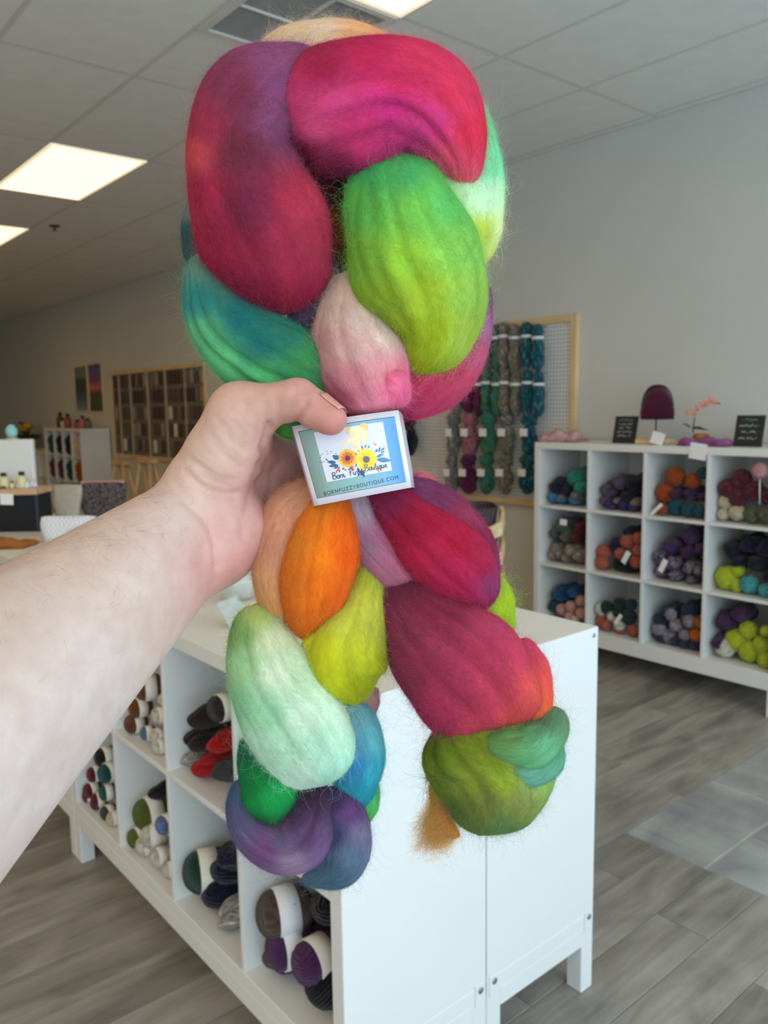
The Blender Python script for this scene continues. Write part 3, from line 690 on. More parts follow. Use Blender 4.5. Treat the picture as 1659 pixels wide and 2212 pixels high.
def lobe(name, label, st, cols, ratio=0.78, grooves=6, gd=0.10, tw=0.5, seed=0, fuzz=1.0, hairs=1.0, nu=60, nv=84, cap=0.09, puff=0.03, fly=1.0, gx=()):
    """one puffed length of roving. st: (px, py, half width px, towards camera px); cols: (px, py, rgb)"""
    rg = np.random.default_rng(100+seed)
    S, L = catmull(st, nu)
    u = np.linspace(0, 1, nu)
    e = np.ones(nu)
    a = u < cap; e[a] = np.sqrt(np.maximum(0, 1-((cap-u[a])/cap)**2))
    b = u > 1-cap; e[b] = np.sqrt(np.maximum(0, 1-((u[b]-1+cap)/cap)**2))
    w = np.maximum(S[:, 2], 4)*np.maximum(e, 0.02)
    t = np.gradient(S[:, :2], axis=0); t /= np.linalg.norm(t, axis=1)[:, None]
    nrm = np.stack([-t[:, 1], t[:, 0]], 1)
    th = np.arange(nv)/nv*2*np.pi
    U, TH = np.meshgrid(u, th, indexing='ij')
    g = np.zeros_like(U)
    ga = np.sort(rg.uniform(0, 2*np.pi, grooves))+0.0
    ga = (np.arange(grooves)+rg.uniform(-.28, .28, grooves))/grooves*2*np.pi+rg.uniform(0, 6)
    for k in range(grooves):
        ph = ga[k]+tw*(U-0.5)+0.22*np.sin(2.2*np.pi*U+k)
        dd = (TH-ph+np.pi) % (2*np.pi)-np.pi
        sg = rg.uniform(0.07, 0.17)
        g += rg.uniform(0.5, 1.3)*np.exp(-(dd/sg)**2)
    ge = np.zeros_like(U)                       # deep folds between the slivers of one strand
    for a0, dp, sg in gx:
        dd = (TH-a0-tw*(U-0.5)-0.06*np.sin(5*U+a0)+np.pi) % (2*np.pi)-np.pi
        ge += dp*np.exp(-(dd/sg)**2)-0.22*dp*np.exp(-((np.abs(dd)-2.8*sg)/(2.2*sg))**2)
    fade = np.clip(np.sin(np.pi*np.clip(U, 0.02, 0.98))*1.6, 0.25, 1)
    R = 1-0.55*gd*g*fade-ge*np.clip(np.sin(np.pi*np.clip(U, 0.03, 0.97))*1.5, 0.3, 1)
    R += puff*np.sin(2*TH+3*U+seed)+puff*0.8*np.sin(3*TH-5*U*np.pi+2*seed)
    lat = w[:, None]*np.cos(TH)*R; dep = ratio*w[:, None]*np.sin(TH)*R
    px = S[:, 0][:, None]+nrm[:, 0][:, None]*lat
    py = S[:, 1][:, None]+nrm[:, 1][:, None]*lat
    dz = S[:, 3][:, None]+dep
    d = D0-dz*K
    X = CAM[None, None]+d[..., None]*(((px-CX)/F)[..., None]*RIGHT-((py-CY)/F)[..., None]*UP+FWD)-BO
    # dye colour, with shade in a few stations, by distance to the colour stations
    cp = np.array([[c[0], c[1]] for c in cols], float); cc = np.array([s2l(c[2]) for c in cols])*DYE
    q = np.stack([px, py], -1)[:, :, None, :]-cp[None, None]
    # colours follow the fibre direction more than across
    wt = 1/((q**2).sum(-1)+260.0)**1.7; wt /= wt.sum(-1, keepdims=True)
    C = wt@cc
    stv = 1+0.045*np.sin(3*TH+seed+1.5*U)+0.035*np.sin(7*TH+2.2*seed+2*U)
    C = np.clip(C*stv[..., None], 0, 1)
    # mesh
    V = X.reshape(-1, 3)
    idx = np.arange(nu*nv).reshape(nu, nv); nx = np.roll(idx, -1, axis=1)
    Fq = np.stack([idx[:-1], idx[1:], nx[1:], nx[:-1]], -1).reshape(-1, 4)
    Fc = [tuple(f) for f in Fq.tolist()]+[tuple(idx[0].tolist()), tuple(idx[-1][::-1].tolist())]
    me = mesh_data(name, V, Fc, M_WOOL, True)
    ca = me.color_attributes.new('dye', 'FLOAT_COLOR', 'POINT')
    c4 = np.ones((nu*nv, 4), np.float32); c4[:, :3] = C.reshape(-1, 3); ca.data.foreach_set('color', c4.ravel())
    uvl = me.uv_layers.new(name='fibre')
    wm = np.mean(w)*K*2*np.pi
    uq = np.stack([np.stack([np.repeat(u[:-1], nv), np.repeat(u[1:], nv), np.repeat(u[1:], nv), np.repeat(u[:-1], nv)], -1)*L*K,
                   np.tile(np.stack([np.arange(nv), np.arange(nv), np.arange(nv)+1, np.arange(nv)+1], -1)/nv*wm, (nu-1, 1))], -1)
    uq[..., 1] -= tw*uq[..., 0]/(L*K)/(2*np.pi)*wm; uq = uq.reshape(-1, 2)
    full = np.zeros((len(me.loops), 2), np.float32); full[:len(uq)] = uq
    uvl.data.foreach_set('uv', full.ravel())
    o = link(name, me, braid)
    if label: o['label'] = label
    # fibres: lying along the strand and flying off it
    du = np.gradient(X, axis=0); dt = (np.roll(X, -1, 1)-np.roll(X, 1, 1))/2
    N = np.cross(dt, du); N /= np.linalg.norm(N, axis=-1)[..., None]+1e-12
    sgn = np.sign(((X-(X.mean(1, keepdims=True)))*N).sum(-1).mean()); N *= sgn
    TG = du/(np.linalg.norm(du, axis=-1)[..., None]+1e-12)
    def samp(A, uu, tt):
        fi = np.clip(uu, 0, 1)*(nu-1); i0 = np.clip(fi.astype(int), 0, nu-2); fu = (fi-i0)[..., None]
        ft = (tt/(2*np.pi)*nv) % nv; j0 = ft.astype(int) % nv; j1 = (j0+1) % nv; fv = (ft-np.floor(ft))[..., None]
        return (A[i0, j0]*(1-fu)+A[i0+1, j0]*fu)*(1-fv)+(A[i0, j1]*(1-fu)+A[i0+1, j1]*fu)*fv
    area = L*K*wm*1e4                                      # cm2
    n1 = int(area*90*hairs); m1 = 6
    Lm = L*K
    uu0 = rg.uniform(0.0, 1, n1); tt0 = rg.uniform(0, 2*np.pi, n1); ln = rg.uniform(0.003, 0.008, n1)/Lm
    s = np.linspace(-.5, .5, m1)[None]
    uu = uu0[:, None]+ln[:, None]*s*rg.choice([-1, 1], n1)[:, None]
    ok = (uu.min(1) > 0.01) & (uu.max(1) < 0.99)
    uu, tt0 = uu[ok], tt0[ok]; n1 = len(tt0)
    tt = tt0[:, None]+tw*(uu-uu[:, m1//2:m1//2+1])+rg.normal(0, 0.10, n1)[:, None]*s*2+0.03*np.sin(rg.uniform(0, 6, n1)[:, None]+s*9)
    hgt = (0.00015+0.0009*rg.random(n1)[:, None]**2*np.cos(np.pi*s)+0.00025*rg.random((n1, m1)))
    P1 = samp(X, uu, tt)+samp(N, uu, tt)*hgt[..., None]
    c1 = samp(C, uu[:, m1//2], tt[:, m1//2])*rg.uniform(0.75, 1.25, n1)[:, None]+rg.uniform(0.0, 0.012, n1)[:, None]
    n2 = int(area*58*fuzz*fly); m2 = 9
    u2 = rg.uniform(0.02, 0.98, n2); t2 = rg.uniform(0, 2*np.pi, n2)
    p0 = samp(X, u2, t2); nn = samp(N, u2, t2); tg = samp(TG, u2, t2)
    l2 = rg.uniform(0.002, 0.0065, n2)*(1+2.6*(rg.random(n2) > 0.91))
    sd = rg.normal(0, 1, (n2, 3)); dirv = tg*rg.choice([-1, 1], n2)[:, None]*rg.uniform(0.5, 1.5, n2)[:, None]+nn*rg.uniform(0.25, 0.9, n2)[:, None]+0.35*sd
    dirv /= np.linalg.norm(dirv, axis=1)[:, None]
    a1 = np.cross(dirv, rg.normal(0, 1, (n2, 3))); a1 /= np.linalg.norm(a1, axis=1)[:, None]+1e-9
    a2 = np.cross(dirv, a1)
    s2 = np.linspace(0, 1, m2)[None, :, None]
    fr = rg.uniform(3, 9, n2)[:, None, None]; ph = rg.uniform(0, 6, n2)[:, None, None]; am = (l2*rg.uniform(0.04, 0.16, n2))[:, None, None]
    P2 = p0[:, None]+dirv[:, None]*l2[:, None, None]*s2+am*s2**0.5*(np.sin(fr*s2+ph)-np.sin(ph))*a1[:, None]+am*s2**0.5*(np.cos(fr*s2+ph)-np.cos(ph))*a2[:, None]
    P2 = P2+nn[:, None]*(l2[:, None, None]*0.25*s2*(1-s2))
    c2 = samp(C, u2, t2)*rg.uniform(0.9, 1.2, n2)[:, None]+rg.uniform(0.008, 0.05, n2)[:, None]
    Pa = np.zeros((n1, m2, 3))                             # resample lying fibres to m2 points
    for i in range(m2):
        f = i/(m2-1)*(m1-1); i0 = min(int(f), m1-2); Pa[:, i] = P1[:, i0]*(1-(f-i0))+P1[:, i0+1]*(f-i0)
    PP = np.concatenate([Pa, P2]); CC = np.concatenate([c1, c2])
    rad = np.concatenate([np.full(n1, 0.000024), np.full(n2, 0.000027)])
    h = hair_object('fuzz', o, PP, np.clip(CC, 0, 1), rad); h['kind'] = 'stuff'
    return o

WN = (118, 26, 58)
LOBES = [
 # name, label, stations, colours, kwargs
 ('wool_strand', 'wine and purple wool strand', [(690, 120, 30, -25), (640, 140, 55, -5), (560, 195, 106, 10), (515, 300, 108, 22), (530, 400, 124, 26), (572, 500, 142, 26), (602, 590, 112, 18), (610, 642, 84, 8), (612, 682, 44, 0)],
  [(650, 140, (156, 84, 126)), (600, 180, (150, 80, 128)), (520, 200, (138, 52, 84)), (600, 260, (140, 74, 116)), (440, 280, (160, 44, 76)), (520, 330, (118, 40, 66)), (430, 420, (168, 34, 72)), (540, 440, (132, 36, 72)), (650, 430, (186, 50, 78)), (460, 540, (160, 26, 66)), (600, 560, (166, 40, 76)), (690, 520, (172, 46, 74)), (560, 640, (146, 22, 62)), (640, 640, (160, 30, 66)), (415, 330, (196, 70, 78))], dict(gx=((1.15, .05, .12), (1.75, .045, .10)), grooves=7, gd=0.055, tw=0.5, ratio=0.66)),
 ('wool_strand', 'crimson and hot pink wool strand', [(612, 300, 70, -20), (650, 278, 112, -2), (730, 240, 142, 8), (830, 208, 134, 10), (915, 228, 122, 8), (972, 292, 88, 0), (1000, 362, 46, -6), (1005, 418, 14, -8)],
  [(700, 150, (168, 24, 70)), (800, 110, (196, 32, 84)), (900, 120, (214, 50, 92)), (980, 200, (222, 54, 92)), (1020, 290, (226, 50, 84)), (860, 180, (208, 44, 96)), (720, 220, (222, 72, 138)), (840, 230, (218, 52, 142)), (930, 270, (216, 60, 134)), (680, 270, (214, 76, 130)), (780, 280, (206, 48, 112)), (880, 310, (208, 54, 132)), (960, 350, (226, 84, 118)), (1000, 400, (232, 92, 116)), (660, 340, (128, 24, 64)), (720, 370, (120, 22, 62)), (630, 250, (196, 60, 110))], dict(gx=((1.98, .13, .11), (1.42, .17, .10), (0.95, .05, .1)), grooves=6, gd=0.10, tw=-0.2, ratio=0.6, seed=1)),  # dark stations at the lower left hold the shade of the undercut
 ('wool_strand', 'green to lime wool strand', [(840, 325, 62, -12), (850, 385, 98, 8), (868, 470, 124, 22), (900, 570, 148, 28), (928, 655, 128, 22), (930, 730, 92, 12), (905, 790, 48, 2), (895, 808, 18, 0)],
  [(800, 370, (72, 178, 96)), (880, 370, (80, 182, 104)), (790, 450, (100, 186, 80)), (900, 460, (128, 206, 84)), (960, 440, (108, 204, 106)), (780, 560, (134, 190, 62)), (880, 560, (164, 214, 66)), (990, 540, (142, 208, 92)), (820, 640, (150, 184, 44)), (920, 640, (180, 206, 52)), (1020, 640, (156, 200, 84)), (880, 730, (164, 186, 24)), (950, 720, (172, 196, 30)), (1000, 730, (176, 204, 80)), (890, 790, (168, 190, 22))], dict(gx=((1.5, .10, .09), (2.1, .08, .09), (1.0, .05, .09)), grooves=6, gd=0.075, tw=0.3, ratio=0.66, seed=2)),
 ('wool_strand', 'mint wool strand with a yellow patch', [(980, 215, 56, -82), (1002, 320, 76, -66), (1008, 430, 82, -58), (1006, 510, 76, -58), (1018, 585, 34, -66)],
  [(1050, 260, (100, 214, 150)), (1060, 350, (126, 226, 170)), (1050, 430, (206, 242, 206)), (1050, 500, (206, 224, 60)), (1080, 500, (226, 244, 190)), (1060, 560, (214, 232, 120))], dict(ratio=0.8, grooves=5, seed=3)),
 ('wool_strand', 'cream and peach wool strand at the very top', [(560, 150, 40, -95), (625, 108, 52, -90), (705, 92, 52, -86), (790, 104, 48, -90), (860, 150, 40, -100)],
  [(620, 80, (226, 196, 158)), (700, 70, (232, 204, 172)), (760, 80, (234, 182, 130)), (820, 100, (238, 176, 110)), (680, 120, (214, 186, 160))], dict(ratio=0.8, grooves=5, seed=4)),
 ('wool_strand', 'teal wool strand shading to green', [(428, 545, 20, -40), (440, 600, 44, -25), (478, 690, 78, -6), (560, 762, 94, 2), (640, 812, 86, 0), (690, 862, 62, -10), (716, 905, 26, -20)],
  [(440, 570, (110, 158, 140)), (430, 650, (40, 134, 128)), (440, 720, (90, 170, 118)), (520, 690, (20, 118, 118)), (480, 780, (96, 190, 126)), (560, 740, (24, 114, 108)), (620, 720, (40, 126, 104)), (560, 820, (84, 176, 110)), (660, 780, (64, 148, 88)), (700, 850, (58, 138, 76))], dict(gx=((1.25, .16, .10), (0.8, .14, .10), (1.9, .06, .1)), grooves=7, gd=0.10, tw=0.5, ratio=0.72, seed=5)),
 ('wool_strand', 'bright green wool strand under the thumb', [(600, 860, 40, -30), (640, 892, 58, -24), (690, 900, 44, -28), (725, 902, 18, -34)],
  [(600, 900, (104, 178, 88)), (650, 910, (90, 168, 84)), (700, 880, (62, 142, 78))], dict(grooves=4, seed=6)),
 ('wool_strand', 'dark teal wool strand at the far left', [(446, 410, 30, -78), (446, 470, 50, -70), (446, 530, 52, -70), (456, 590, 38, -74)],
  [(410, 450, (110, 140, 128)), (415, 500, (30, 82, 86)), (420, 560, (40, 90, 88))], dict(grooves=4, seed=7)),
 ('wool_strand', 'cream wool strand shading to dusty pink', [(748, 585, 30, -20), (755, 640, 58, -6), (763, 720, 90, 8), (785, 795, 98, 18), (800, 850, 84, 36), (806, 885, 56, 56), (808, 903, 20, 60)],
  [(750, 620, (226, 194, 178)), (720, 680, (214, 178, 166)), (790, 680, (224, 200, 188)), (830, 720, (226, 202, 190)), (700, 740, (206, 156, 150)), (770, 760, (216, 174, 170)), (760, 820, (208, 130, 144)), (820, 800, (224, 160, 168)), (740, 860, (196, 100, 128)), (800, 870, (220, 134, 160)), (850, 830, (232, 104, 146)), (870, 850, (234, 110, 150))], dict(gx=((1.3, .07, .09), (1.95, .08, .1)), grooves=7, gd=0.08, seed=8, ratio=0.75)),
 ('wool_strand', 'small hot pink knob of wool', [(826, 796, 22, 56), (848, 830, 38, 58), (858, 858, 32, 56), (860, 882, 14, 54)],
  [(850, 820, (234, 110, 150)), (870, 850, (228, 100, 144)), (830, 850, (226, 140, 164))], dict(grooves=4, seed=9, ratio=0.9)),
 ('wool_strand', 'rose and purple wool strand behind the lime one', [(1040, 600, 16, -70), (1030, 660, 34, -62), (1000, 750, 58, -50), (945, 815, 70, -42), (885, 860, 52, -44), (845, 885, 20, -48)],
  [(1050, 650, (130, 70, 128)), (1035, 700, (178, 110, 158)), (1020, 760, (190, 84, 118)), (980, 800, (190, 60, 92)), (920, 850, (192, 56, 98)), (880, 870, (196, 60, 108))], dict(grooves=6, gd=0.09, seed=10)),
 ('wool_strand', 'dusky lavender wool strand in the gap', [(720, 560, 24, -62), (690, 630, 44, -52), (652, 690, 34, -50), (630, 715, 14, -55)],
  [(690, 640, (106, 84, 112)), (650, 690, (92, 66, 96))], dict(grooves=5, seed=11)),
 ('wool_strand', 'dark brown filler wool strand for the shade inside the loop', [(668, 330, 62, -100), (690, 370, 66, -105), (735, 410, 62, -105), (744, 500, 60, -105), (742, 620, 60, -100), (740, 700, 40, -95)],
  [(740, 420, (70, 30, 34)), (738, 490, (120, 60, 34)), (745, 580, (74, 62, 30))], dict(grooves=5, seed=12)),  # filler lobe toned dark for the shaded gap; orange-brown patch is real wool
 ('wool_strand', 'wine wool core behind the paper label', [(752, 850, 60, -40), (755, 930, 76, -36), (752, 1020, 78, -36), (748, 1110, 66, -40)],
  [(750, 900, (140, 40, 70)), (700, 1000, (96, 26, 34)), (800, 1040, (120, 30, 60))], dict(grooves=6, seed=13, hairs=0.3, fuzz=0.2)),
 # left tail
 ('wool_strand', 'peach wool strand under the palm', [(690, 1046, 28, -14), (664, 1072, 40, -8), (622, 1112, 52, -10), (592, 1185, 46, -4), (585, 1265, 38, -4), (600, 1325, 26, -8), (612, 1352, 12, -12)],
  [(640, 1080, (204, 146, 114)), (600, 1120, (214, 152, 118)), (570, 1180, (206, 140, 112)), (600, 1200, (214, 152, 124)), (570, 1260, (214, 160, 110)), (590, 1310, (216, 160, 98))], dict(grooves=5, gd=0.09, seed=14)),
 ('wool_strand', 'bright orange wool strand', [(726, 1050, 26, -4), (716, 1085, 46, 6), (708, 1130, 64, 12), (694, 1205, 82, 24), (676, 1285, 74, 22), (665, 1345, 50, 12), (660, 1386, 16, 4)],
  [(700, 1110, (240, 140, 30)), (740, 1130, (238, 104, 14)), (640, 1180, (226, 134, 34)), (690, 1200, (240, 132, 10)), (750, 1200, (238, 98, 10)), (640, 1270, (220, 120, 26)), (690, 1280, (236, 122, 10)), (720, 1290, (236, 104, 14)), (650, 1340, (214, 112, 24)), (690, 1340, (230, 112, 14))], dict(gx=((1.35, .05, .08), (1.85, .06, .08)), grooves=7, gd=0.065, seed=15, ratio=0.8)),
 ('wool_strand', 'chartreuse wool strand', [(806, 1205, 18, -22), (796, 1262, 38, -10), (778, 1335, 66, 4), (750, 1412, 92, 12), (752, 1468, 82, 8), (768, 1510, 36, 0), (772, 1524, 14, -4)],
  [(800, 1240, (184, 196, 60)), (790, 1300, (206, 210, 74)), (740, 1340, (200, 206, 70)), (820, 1370, (184, 188, 66)), (700, 1410, (206, 208, 30)), (780, 1410, (202, 206, 46)), (670, 1430, (190, 196, 24)), (820, 1440, (180, 184, 28)), (760, 1490, (172, 180, 16)), (720, 1470, (192, 198, 24))], dict(gx=((1.45, .07, .09), (2.1, .06, .09)), grooves=6, gd=0.06, seed=16, ratio=0.75)),
 ('wool_strand', 'chartreuse tip of wool beside the orange strand', [(740, 1372, 20, 10), (700, 1392, 34, 14), (664, 1408, 26, 10), (648, 1412, 10, 6)],
  [(690, 1400, (206, 208, 30)), (655, 1410, (196, 198, 24))], dict(grooves=4, seed=17, ratio=0.9, hairs=0.8)),
 ('wool_strand', 'pale mint and white wool strand', [(556, 1302, 34, -16), (560, 1370, 66, -2), (585, 1460, 96, 10), (632, 1550, 106, 14), (670, 1622, 100, 10), (688, 1668, 88, 4), (698, 1700, 62, -2)],
  [(560, 1330, (196, 216, 120)), (520, 1370, (140, 182, 104)), (590, 1380, (224, 234, 196)), (520, 1440, (170, 214, 160)), (600, 1450, (226, 242, 214)), (660, 1470, (206, 232, 196)), (520, 1520, (150, 208, 160)), (580, 1540, (166, 222, 178)), (650, 1540, (222, 242, 220)), (710, 1540, (214, 240, 216)), (560, 1610, (186, 224, 200)), (630, 1620, (186, 228, 198)), (700, 1610, (196, 236, 214)), (650, 1680, (206, 230, 214)), (720, 1670, (186, 236, 214))], dict(gx=((1.2, .06, .08), (1.7, .07, .08), (2.2, .05, .08)), grooves=7, gd=0.06, seed=18, ratio=0.72)),
 ('wool_strand', 'sky blue wool strand', [(744, 1518, 24, -20), (772, 1570, 46, -14), (776, 1645, 52, -10), (762, 1715, 40, -12), (745, 1755, 16, -16)],
  [(770, 1550, (110, 166, 180)), (810, 1600, (100, 180, 190)), (770, 1610, (86, 152, 184)), (770, 1660, (48, 136, 190)), (815, 1670, (60, 168, 186)), (790, 1710, (36, 152, 176)), (750, 1730, (34, 140, 160))], dict(grooves=5, gd=0.05, seed=19)),
 ('wool_strand', 'sliver of green wool below the blue strand', [(788, 1680, 28, -42), (782, 1735, 36, -36), (774, 1780, 22, -40)],
  [(800, 1720, (80, 190, 120)), (790, 1760, (90, 200, 90))], dict(grooves=3, seed=20)),
 ('wool_strand', 'emerald wool strand', [(540, 1585, 18, -34), (548, 1650, 36, -22), (578, 1712, 60, -8), (586, 1762, 46, -8), (580, 1796, 16, -12)],
  [(540, 1620, (16, 110, 78)), (560, 1680, (14, 128, 66)), (610, 1700, (20, 160, 80)), (580, 1740, (18, 152, 72)), (570, 1785, (14, 110, 58))], dict(grooves=5, gd=0.05, seed=21)),
 ('wool_strand', 'indigo and lavender wool strand at the bottom', [(522, 1680, 14, -28), (514, 1745, 26, -14), (545, 1806, 40, -2), (612, 1836, 58, 6), (664, 1802, 66, 6), (688, 1740, 46, -2), (698, 1690, 20, -14)],
  [(515, 1710, (70, 96, 130)), (510, 1760, (92, 92, 128)), (530, 1810, (104, 92, 132)), (570, 1830, (124, 74, 124)), (600, 1810, (116, 98, 138)), (640, 1770, (82, 54, 92)), (680, 1730, (66, 38, 70)), (660, 1820, (88, 58, 98)), (640, 1870, (150, 126, 152)), (690, 1860, (128, 100, 150))], dict(gx=((1.5, .10, .1),), grooves=6, gd=0.10, seed=22, ratio=0.8)),
 ('wool_strand', 'slate blue wool strand at the bottom', [(706, 1700, 18, -12), (738, 1752, 46, 0), (752, 1820, 52, 2), (728, 1876, 46, -4), (680, 1896, 22, -10), (650, 1898, 10, -12)],
  [(720, 1730, (66, 44, 92)), (760, 1760, (104, 66, 124)), (780, 1800, (124, 116, 148)), (720, 1800, (52, 62, 100)), (760, 1850, (96, 118, 144)), (720, 1880, (70, 100, 124)), (670, 1895, (80, 110, 128))], dict(grooves=6, gd=0.09, seed=23, ratio=0.8)),
 ('wool_strand', 'sliver of dusty pink wool', [(790, 1480, 28, -48), (786, 1520, 32, -46), (774, 1562, 22, -46)],
  [(800, 1520, (186, 130, 140))], dict(grooves=3, seed=24)),
 # right tail
 ('wool_strand', 'lavender grey and pink wool strand', [(766, 1046, 22, -4), (772, 1090, 30, -2), (786, 1140, 36, -10), (826, 1210, 40, -4), (872, 1264, 28, -6), (905, 1295, 12, -12)],
  [(770, 1110, (180, 156, 172)), (800, 1180, (156, 118, 144)), (830, 1160, (196, 110, 146)), (850, 1240, (176, 110, 136)), (870, 1220, (206, 104, 136))], dict(grooves=5, gd=0.12, seed=25)),
 ('wool_strand', 'deep crimson wool strand', [(808, 1030, 28, -10), (838, 1062, 46, -4), (886, 1108, 70, 0), (945, 1168, 88, 14), (1000, 1232, 84, 14), (1038, 1288, 48, 4), (1052, 1318, 16, -4)],
  [(850, 1090, (150, 36, 80)), (880, 1130, (170, 20, 58)), (930, 1130, (176, 22, 62)), (930, 1190, (192, 30, 76)), (990, 1180, (172, 18, 56)), (980, 1240, (190, 28, 82)), (1040, 1230, (170, 24, 66)), (1060, 1260, (148, 56, 110)), (1000, 1290, (176, 28, 80))], dict(gx=((1.75, .09, .12), (1.1, .07, .1)), grooves=6, gd=0.06, seed=26, ratio=0.72)),
 ('wool_strand', 'plum wool strand above the crimson one', [(852, 1052, 24, -10), (920, 1074, 38, 14), (988, 1124, 44, 24), (1040, 1190, 36, 16), (1066, 1250, 16, 0)],
  [(900, 1060, (120, 60, 104)), (960, 1080, (122, 52, 92)), (1000, 1110, (150, 50, 84)), (1040, 1180, (136, 34, 70)), (1066, 1230, (150, 60, 110))], dict(grooves=5, seed=27)),
 ('wool_strand', 'small salmon pink wool strand', [(880, 1040, 14, -34), (915, 1046, 24, -30), (945, 1066, 14, -32)],
  [(915, 1045, (232, 116, 128))], dict(grooves=3, seed=28)),
 ('wool_strand', 'large raspberry wool strand', [(836, 1238, 20, -22), (868, 1296, 62, -4), (928, 1374, 110, 12), (1000, 1448, 138, 20), (1050, 1514, 126, 18), (1068, 1556, 108, 12), (1080, 1592, 78, 4)],
  [(850, 1270, (120, 40, 66)), (960, 1320, (150, 44, 80)), (1060, 1350, (186, 60, 96)), (870, 1370, (140, 50, 78)), (960, 1400, (166, 54, 88)), (1060, 1420, (184, 54, 88)), (1130, 1420, (204, 66, 98)), (880, 1470, (142, 48, 82)), (980, 1490, (172, 52, 90)), (1080, 1490, (190, 56, 84)), (940, 1560, (176, 48, 92)), (1040, 1570, (196, 60, 86)), (1120, 1550, (206, 74, 74)), (1150, 1480, (220, 84, 80))], dict(gx=((1.85, .13, .11), (1.2, .05, .1), (2.3, .06, .1)), grooves=7, gd=0.07, seed=29, ratio=0.68, tw=0.2)),
 ('wool_strand', 'red to orange wool strand', [(1120, 1380, 20, -20), (1148, 1440, 36, -10), (1156, 1500, 38, -4), (1148, 1555, 32, -4), (1140, 1580, 14, -8)],
  [(1140, 1410, (206, 64, 96)), (1150, 1470, (224, 82, 80)), (1170, 1520, (230, 100, 64)), (1140, 1560, (218, 88, 52)), (1170, 1550, (228, 110, 60))], dict(grooves=4, gd=0.06, seed=30, ratio=0.8)),
 ('wool_strand', 'large olive green wool strand', [(1040, 1540, 96, -24), (1050, 1610, 132, -6), (1060, 1680, 134, 4), (1052, 1740, 104, 4), (1040, 1785, 56, -2), (1036, 1806, 20, -6)],
  [(930, 1610, (92, 112, 20)), (1000, 1610, (118, 138, 24)), (1080, 1620, (136, 154, 30)), (940, 1690, (110, 128, 30)), (1020, 1690, (138, 152, 44)), (1090, 1690, (150, 170, 40)), (1170, 1690, (146, 182, 92)), (980, 1750, (90, 112, 44)), (1060, 1740, (128, 134, 62)), (1130, 1730, (140, 150, 80)), (1000, 1790, (100, 128, 60)), (1080, 1785, (104, 140, 78))], dict(gx=((0.8, .07, .10), (1.3, .10, .10), (1.8, .06, .10), (2.3, .06, .10)), grooves=5, gd=0.04, seed=31, ratio=0.66, tw=1.5)),
 ('wool_strand', 'sea green wool strand', [(1200, 1525, 18, -12), (1190, 1578, 38, 22), (1142, 1618, 46, 54), (1082, 1610, 34, 68), (1046, 1592, 12, 66)],
  [(1200, 1560, (98, 140, 104)), (1180, 1620, (104, 172, 130)), (1140, 1630, (96, 160, 106)), (1100, 1600, (104, 148, 84))], dict(grooves=5, gd=0.10, seed=32)),
 ('wool_strand', 'sea green wool strand, lower curl', [(1204, 1600, 14, -8), (1188, 1650, 28, 24), (1136, 1674, 28, 58), (1084, 1652, 14, 74)],
  [(1190, 1630, (100, 164, 134)), (1150, 1670, (98, 160, 140)), (1110, 1660, (104, 150, 96))], dict(grooves=4, gd=0.10, seed=33)),
 ('wool_strand', 'lime wool strand peeking out at the right', [(1040, 1240, 40, -62), (1054, 1305, 58, -58), (1058, 1375, 52, -58)],
  [(1080, 1300, (166, 200, 30)), (1095, 1350, (160, 194, 28))], dict(grooves=4, seed=34)),
 ('wool_strand', 'amber wool wisp at the lower end', [(932, 1690, 6, -58), (948, 1745, 14, -52), (968, 1788, 15, -50), (992, 1808, 8, -52)],
  [(940, 1740, (200, 140, 52)), (970, 1790, (206, 136, 44))], dict(grooves=3, seed=35, fuzz=4.0, ratio=0.6)),
]
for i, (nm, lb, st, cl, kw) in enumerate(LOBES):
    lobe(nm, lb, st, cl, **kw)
# loose combed-out tuft of amber fibres
rg = np.random.default_rng(5)
n, mm_ = 5200, 10
r0 = np.stack([rg.normal(955, 16, n), rg.normal(1765, 34, n)], 1)
tip = np.stack([rg.uniform(868, 985, n), rg.uniform(1770, 1868, n)], 1)
tip[:, 1] = np.where(tip[:, 0] > 930, np.minimum(tip[:, 1], 1826), tip[:, 1])
tip = r0+(tip-r0)*rg.uniform(0.0, 1.0, n)[:, None]**0.8
s = np.linspace(0, 1, mm_)[None, :, None]
q = r0[:, None]*(1-s)+tip[:, None]*s+np.stack([np.sin(s[..., 0]*rg.uniform(4, 14, n)[:, None]+rg.uniform(0, 6, n)[:, None]), np.cos(s[..., 0]*rg.uniform(4, 14, n)[:, None]+rg.uniform(0, 6, n)[:, None])], -1)*rg.uniform(2, 8, n)[:, None, None]
dd = D0-(-58+rg.normal(0, 10, n)[:, None]+4*np.sin(6*s[..., 0]))*K
PT = CAM+dd[..., None]*(((q[..., 0]-CX)/F)[..., None]*RIGHT-((q[..., 1]-CY)/F)[..., None]*UP+FWD)-BO
cl = s2l((205, 150, 72))[None]*rg.uniform(0.7, 1.3, n)[:, None]+0.03
o = hair_object('loose_tuft', braid, PT, np.clip(cl, 0, 1), np.full(n, 0.00003)); o['kind'] = 'stuff'; o['label'] = 'wispy amber wool fibres'
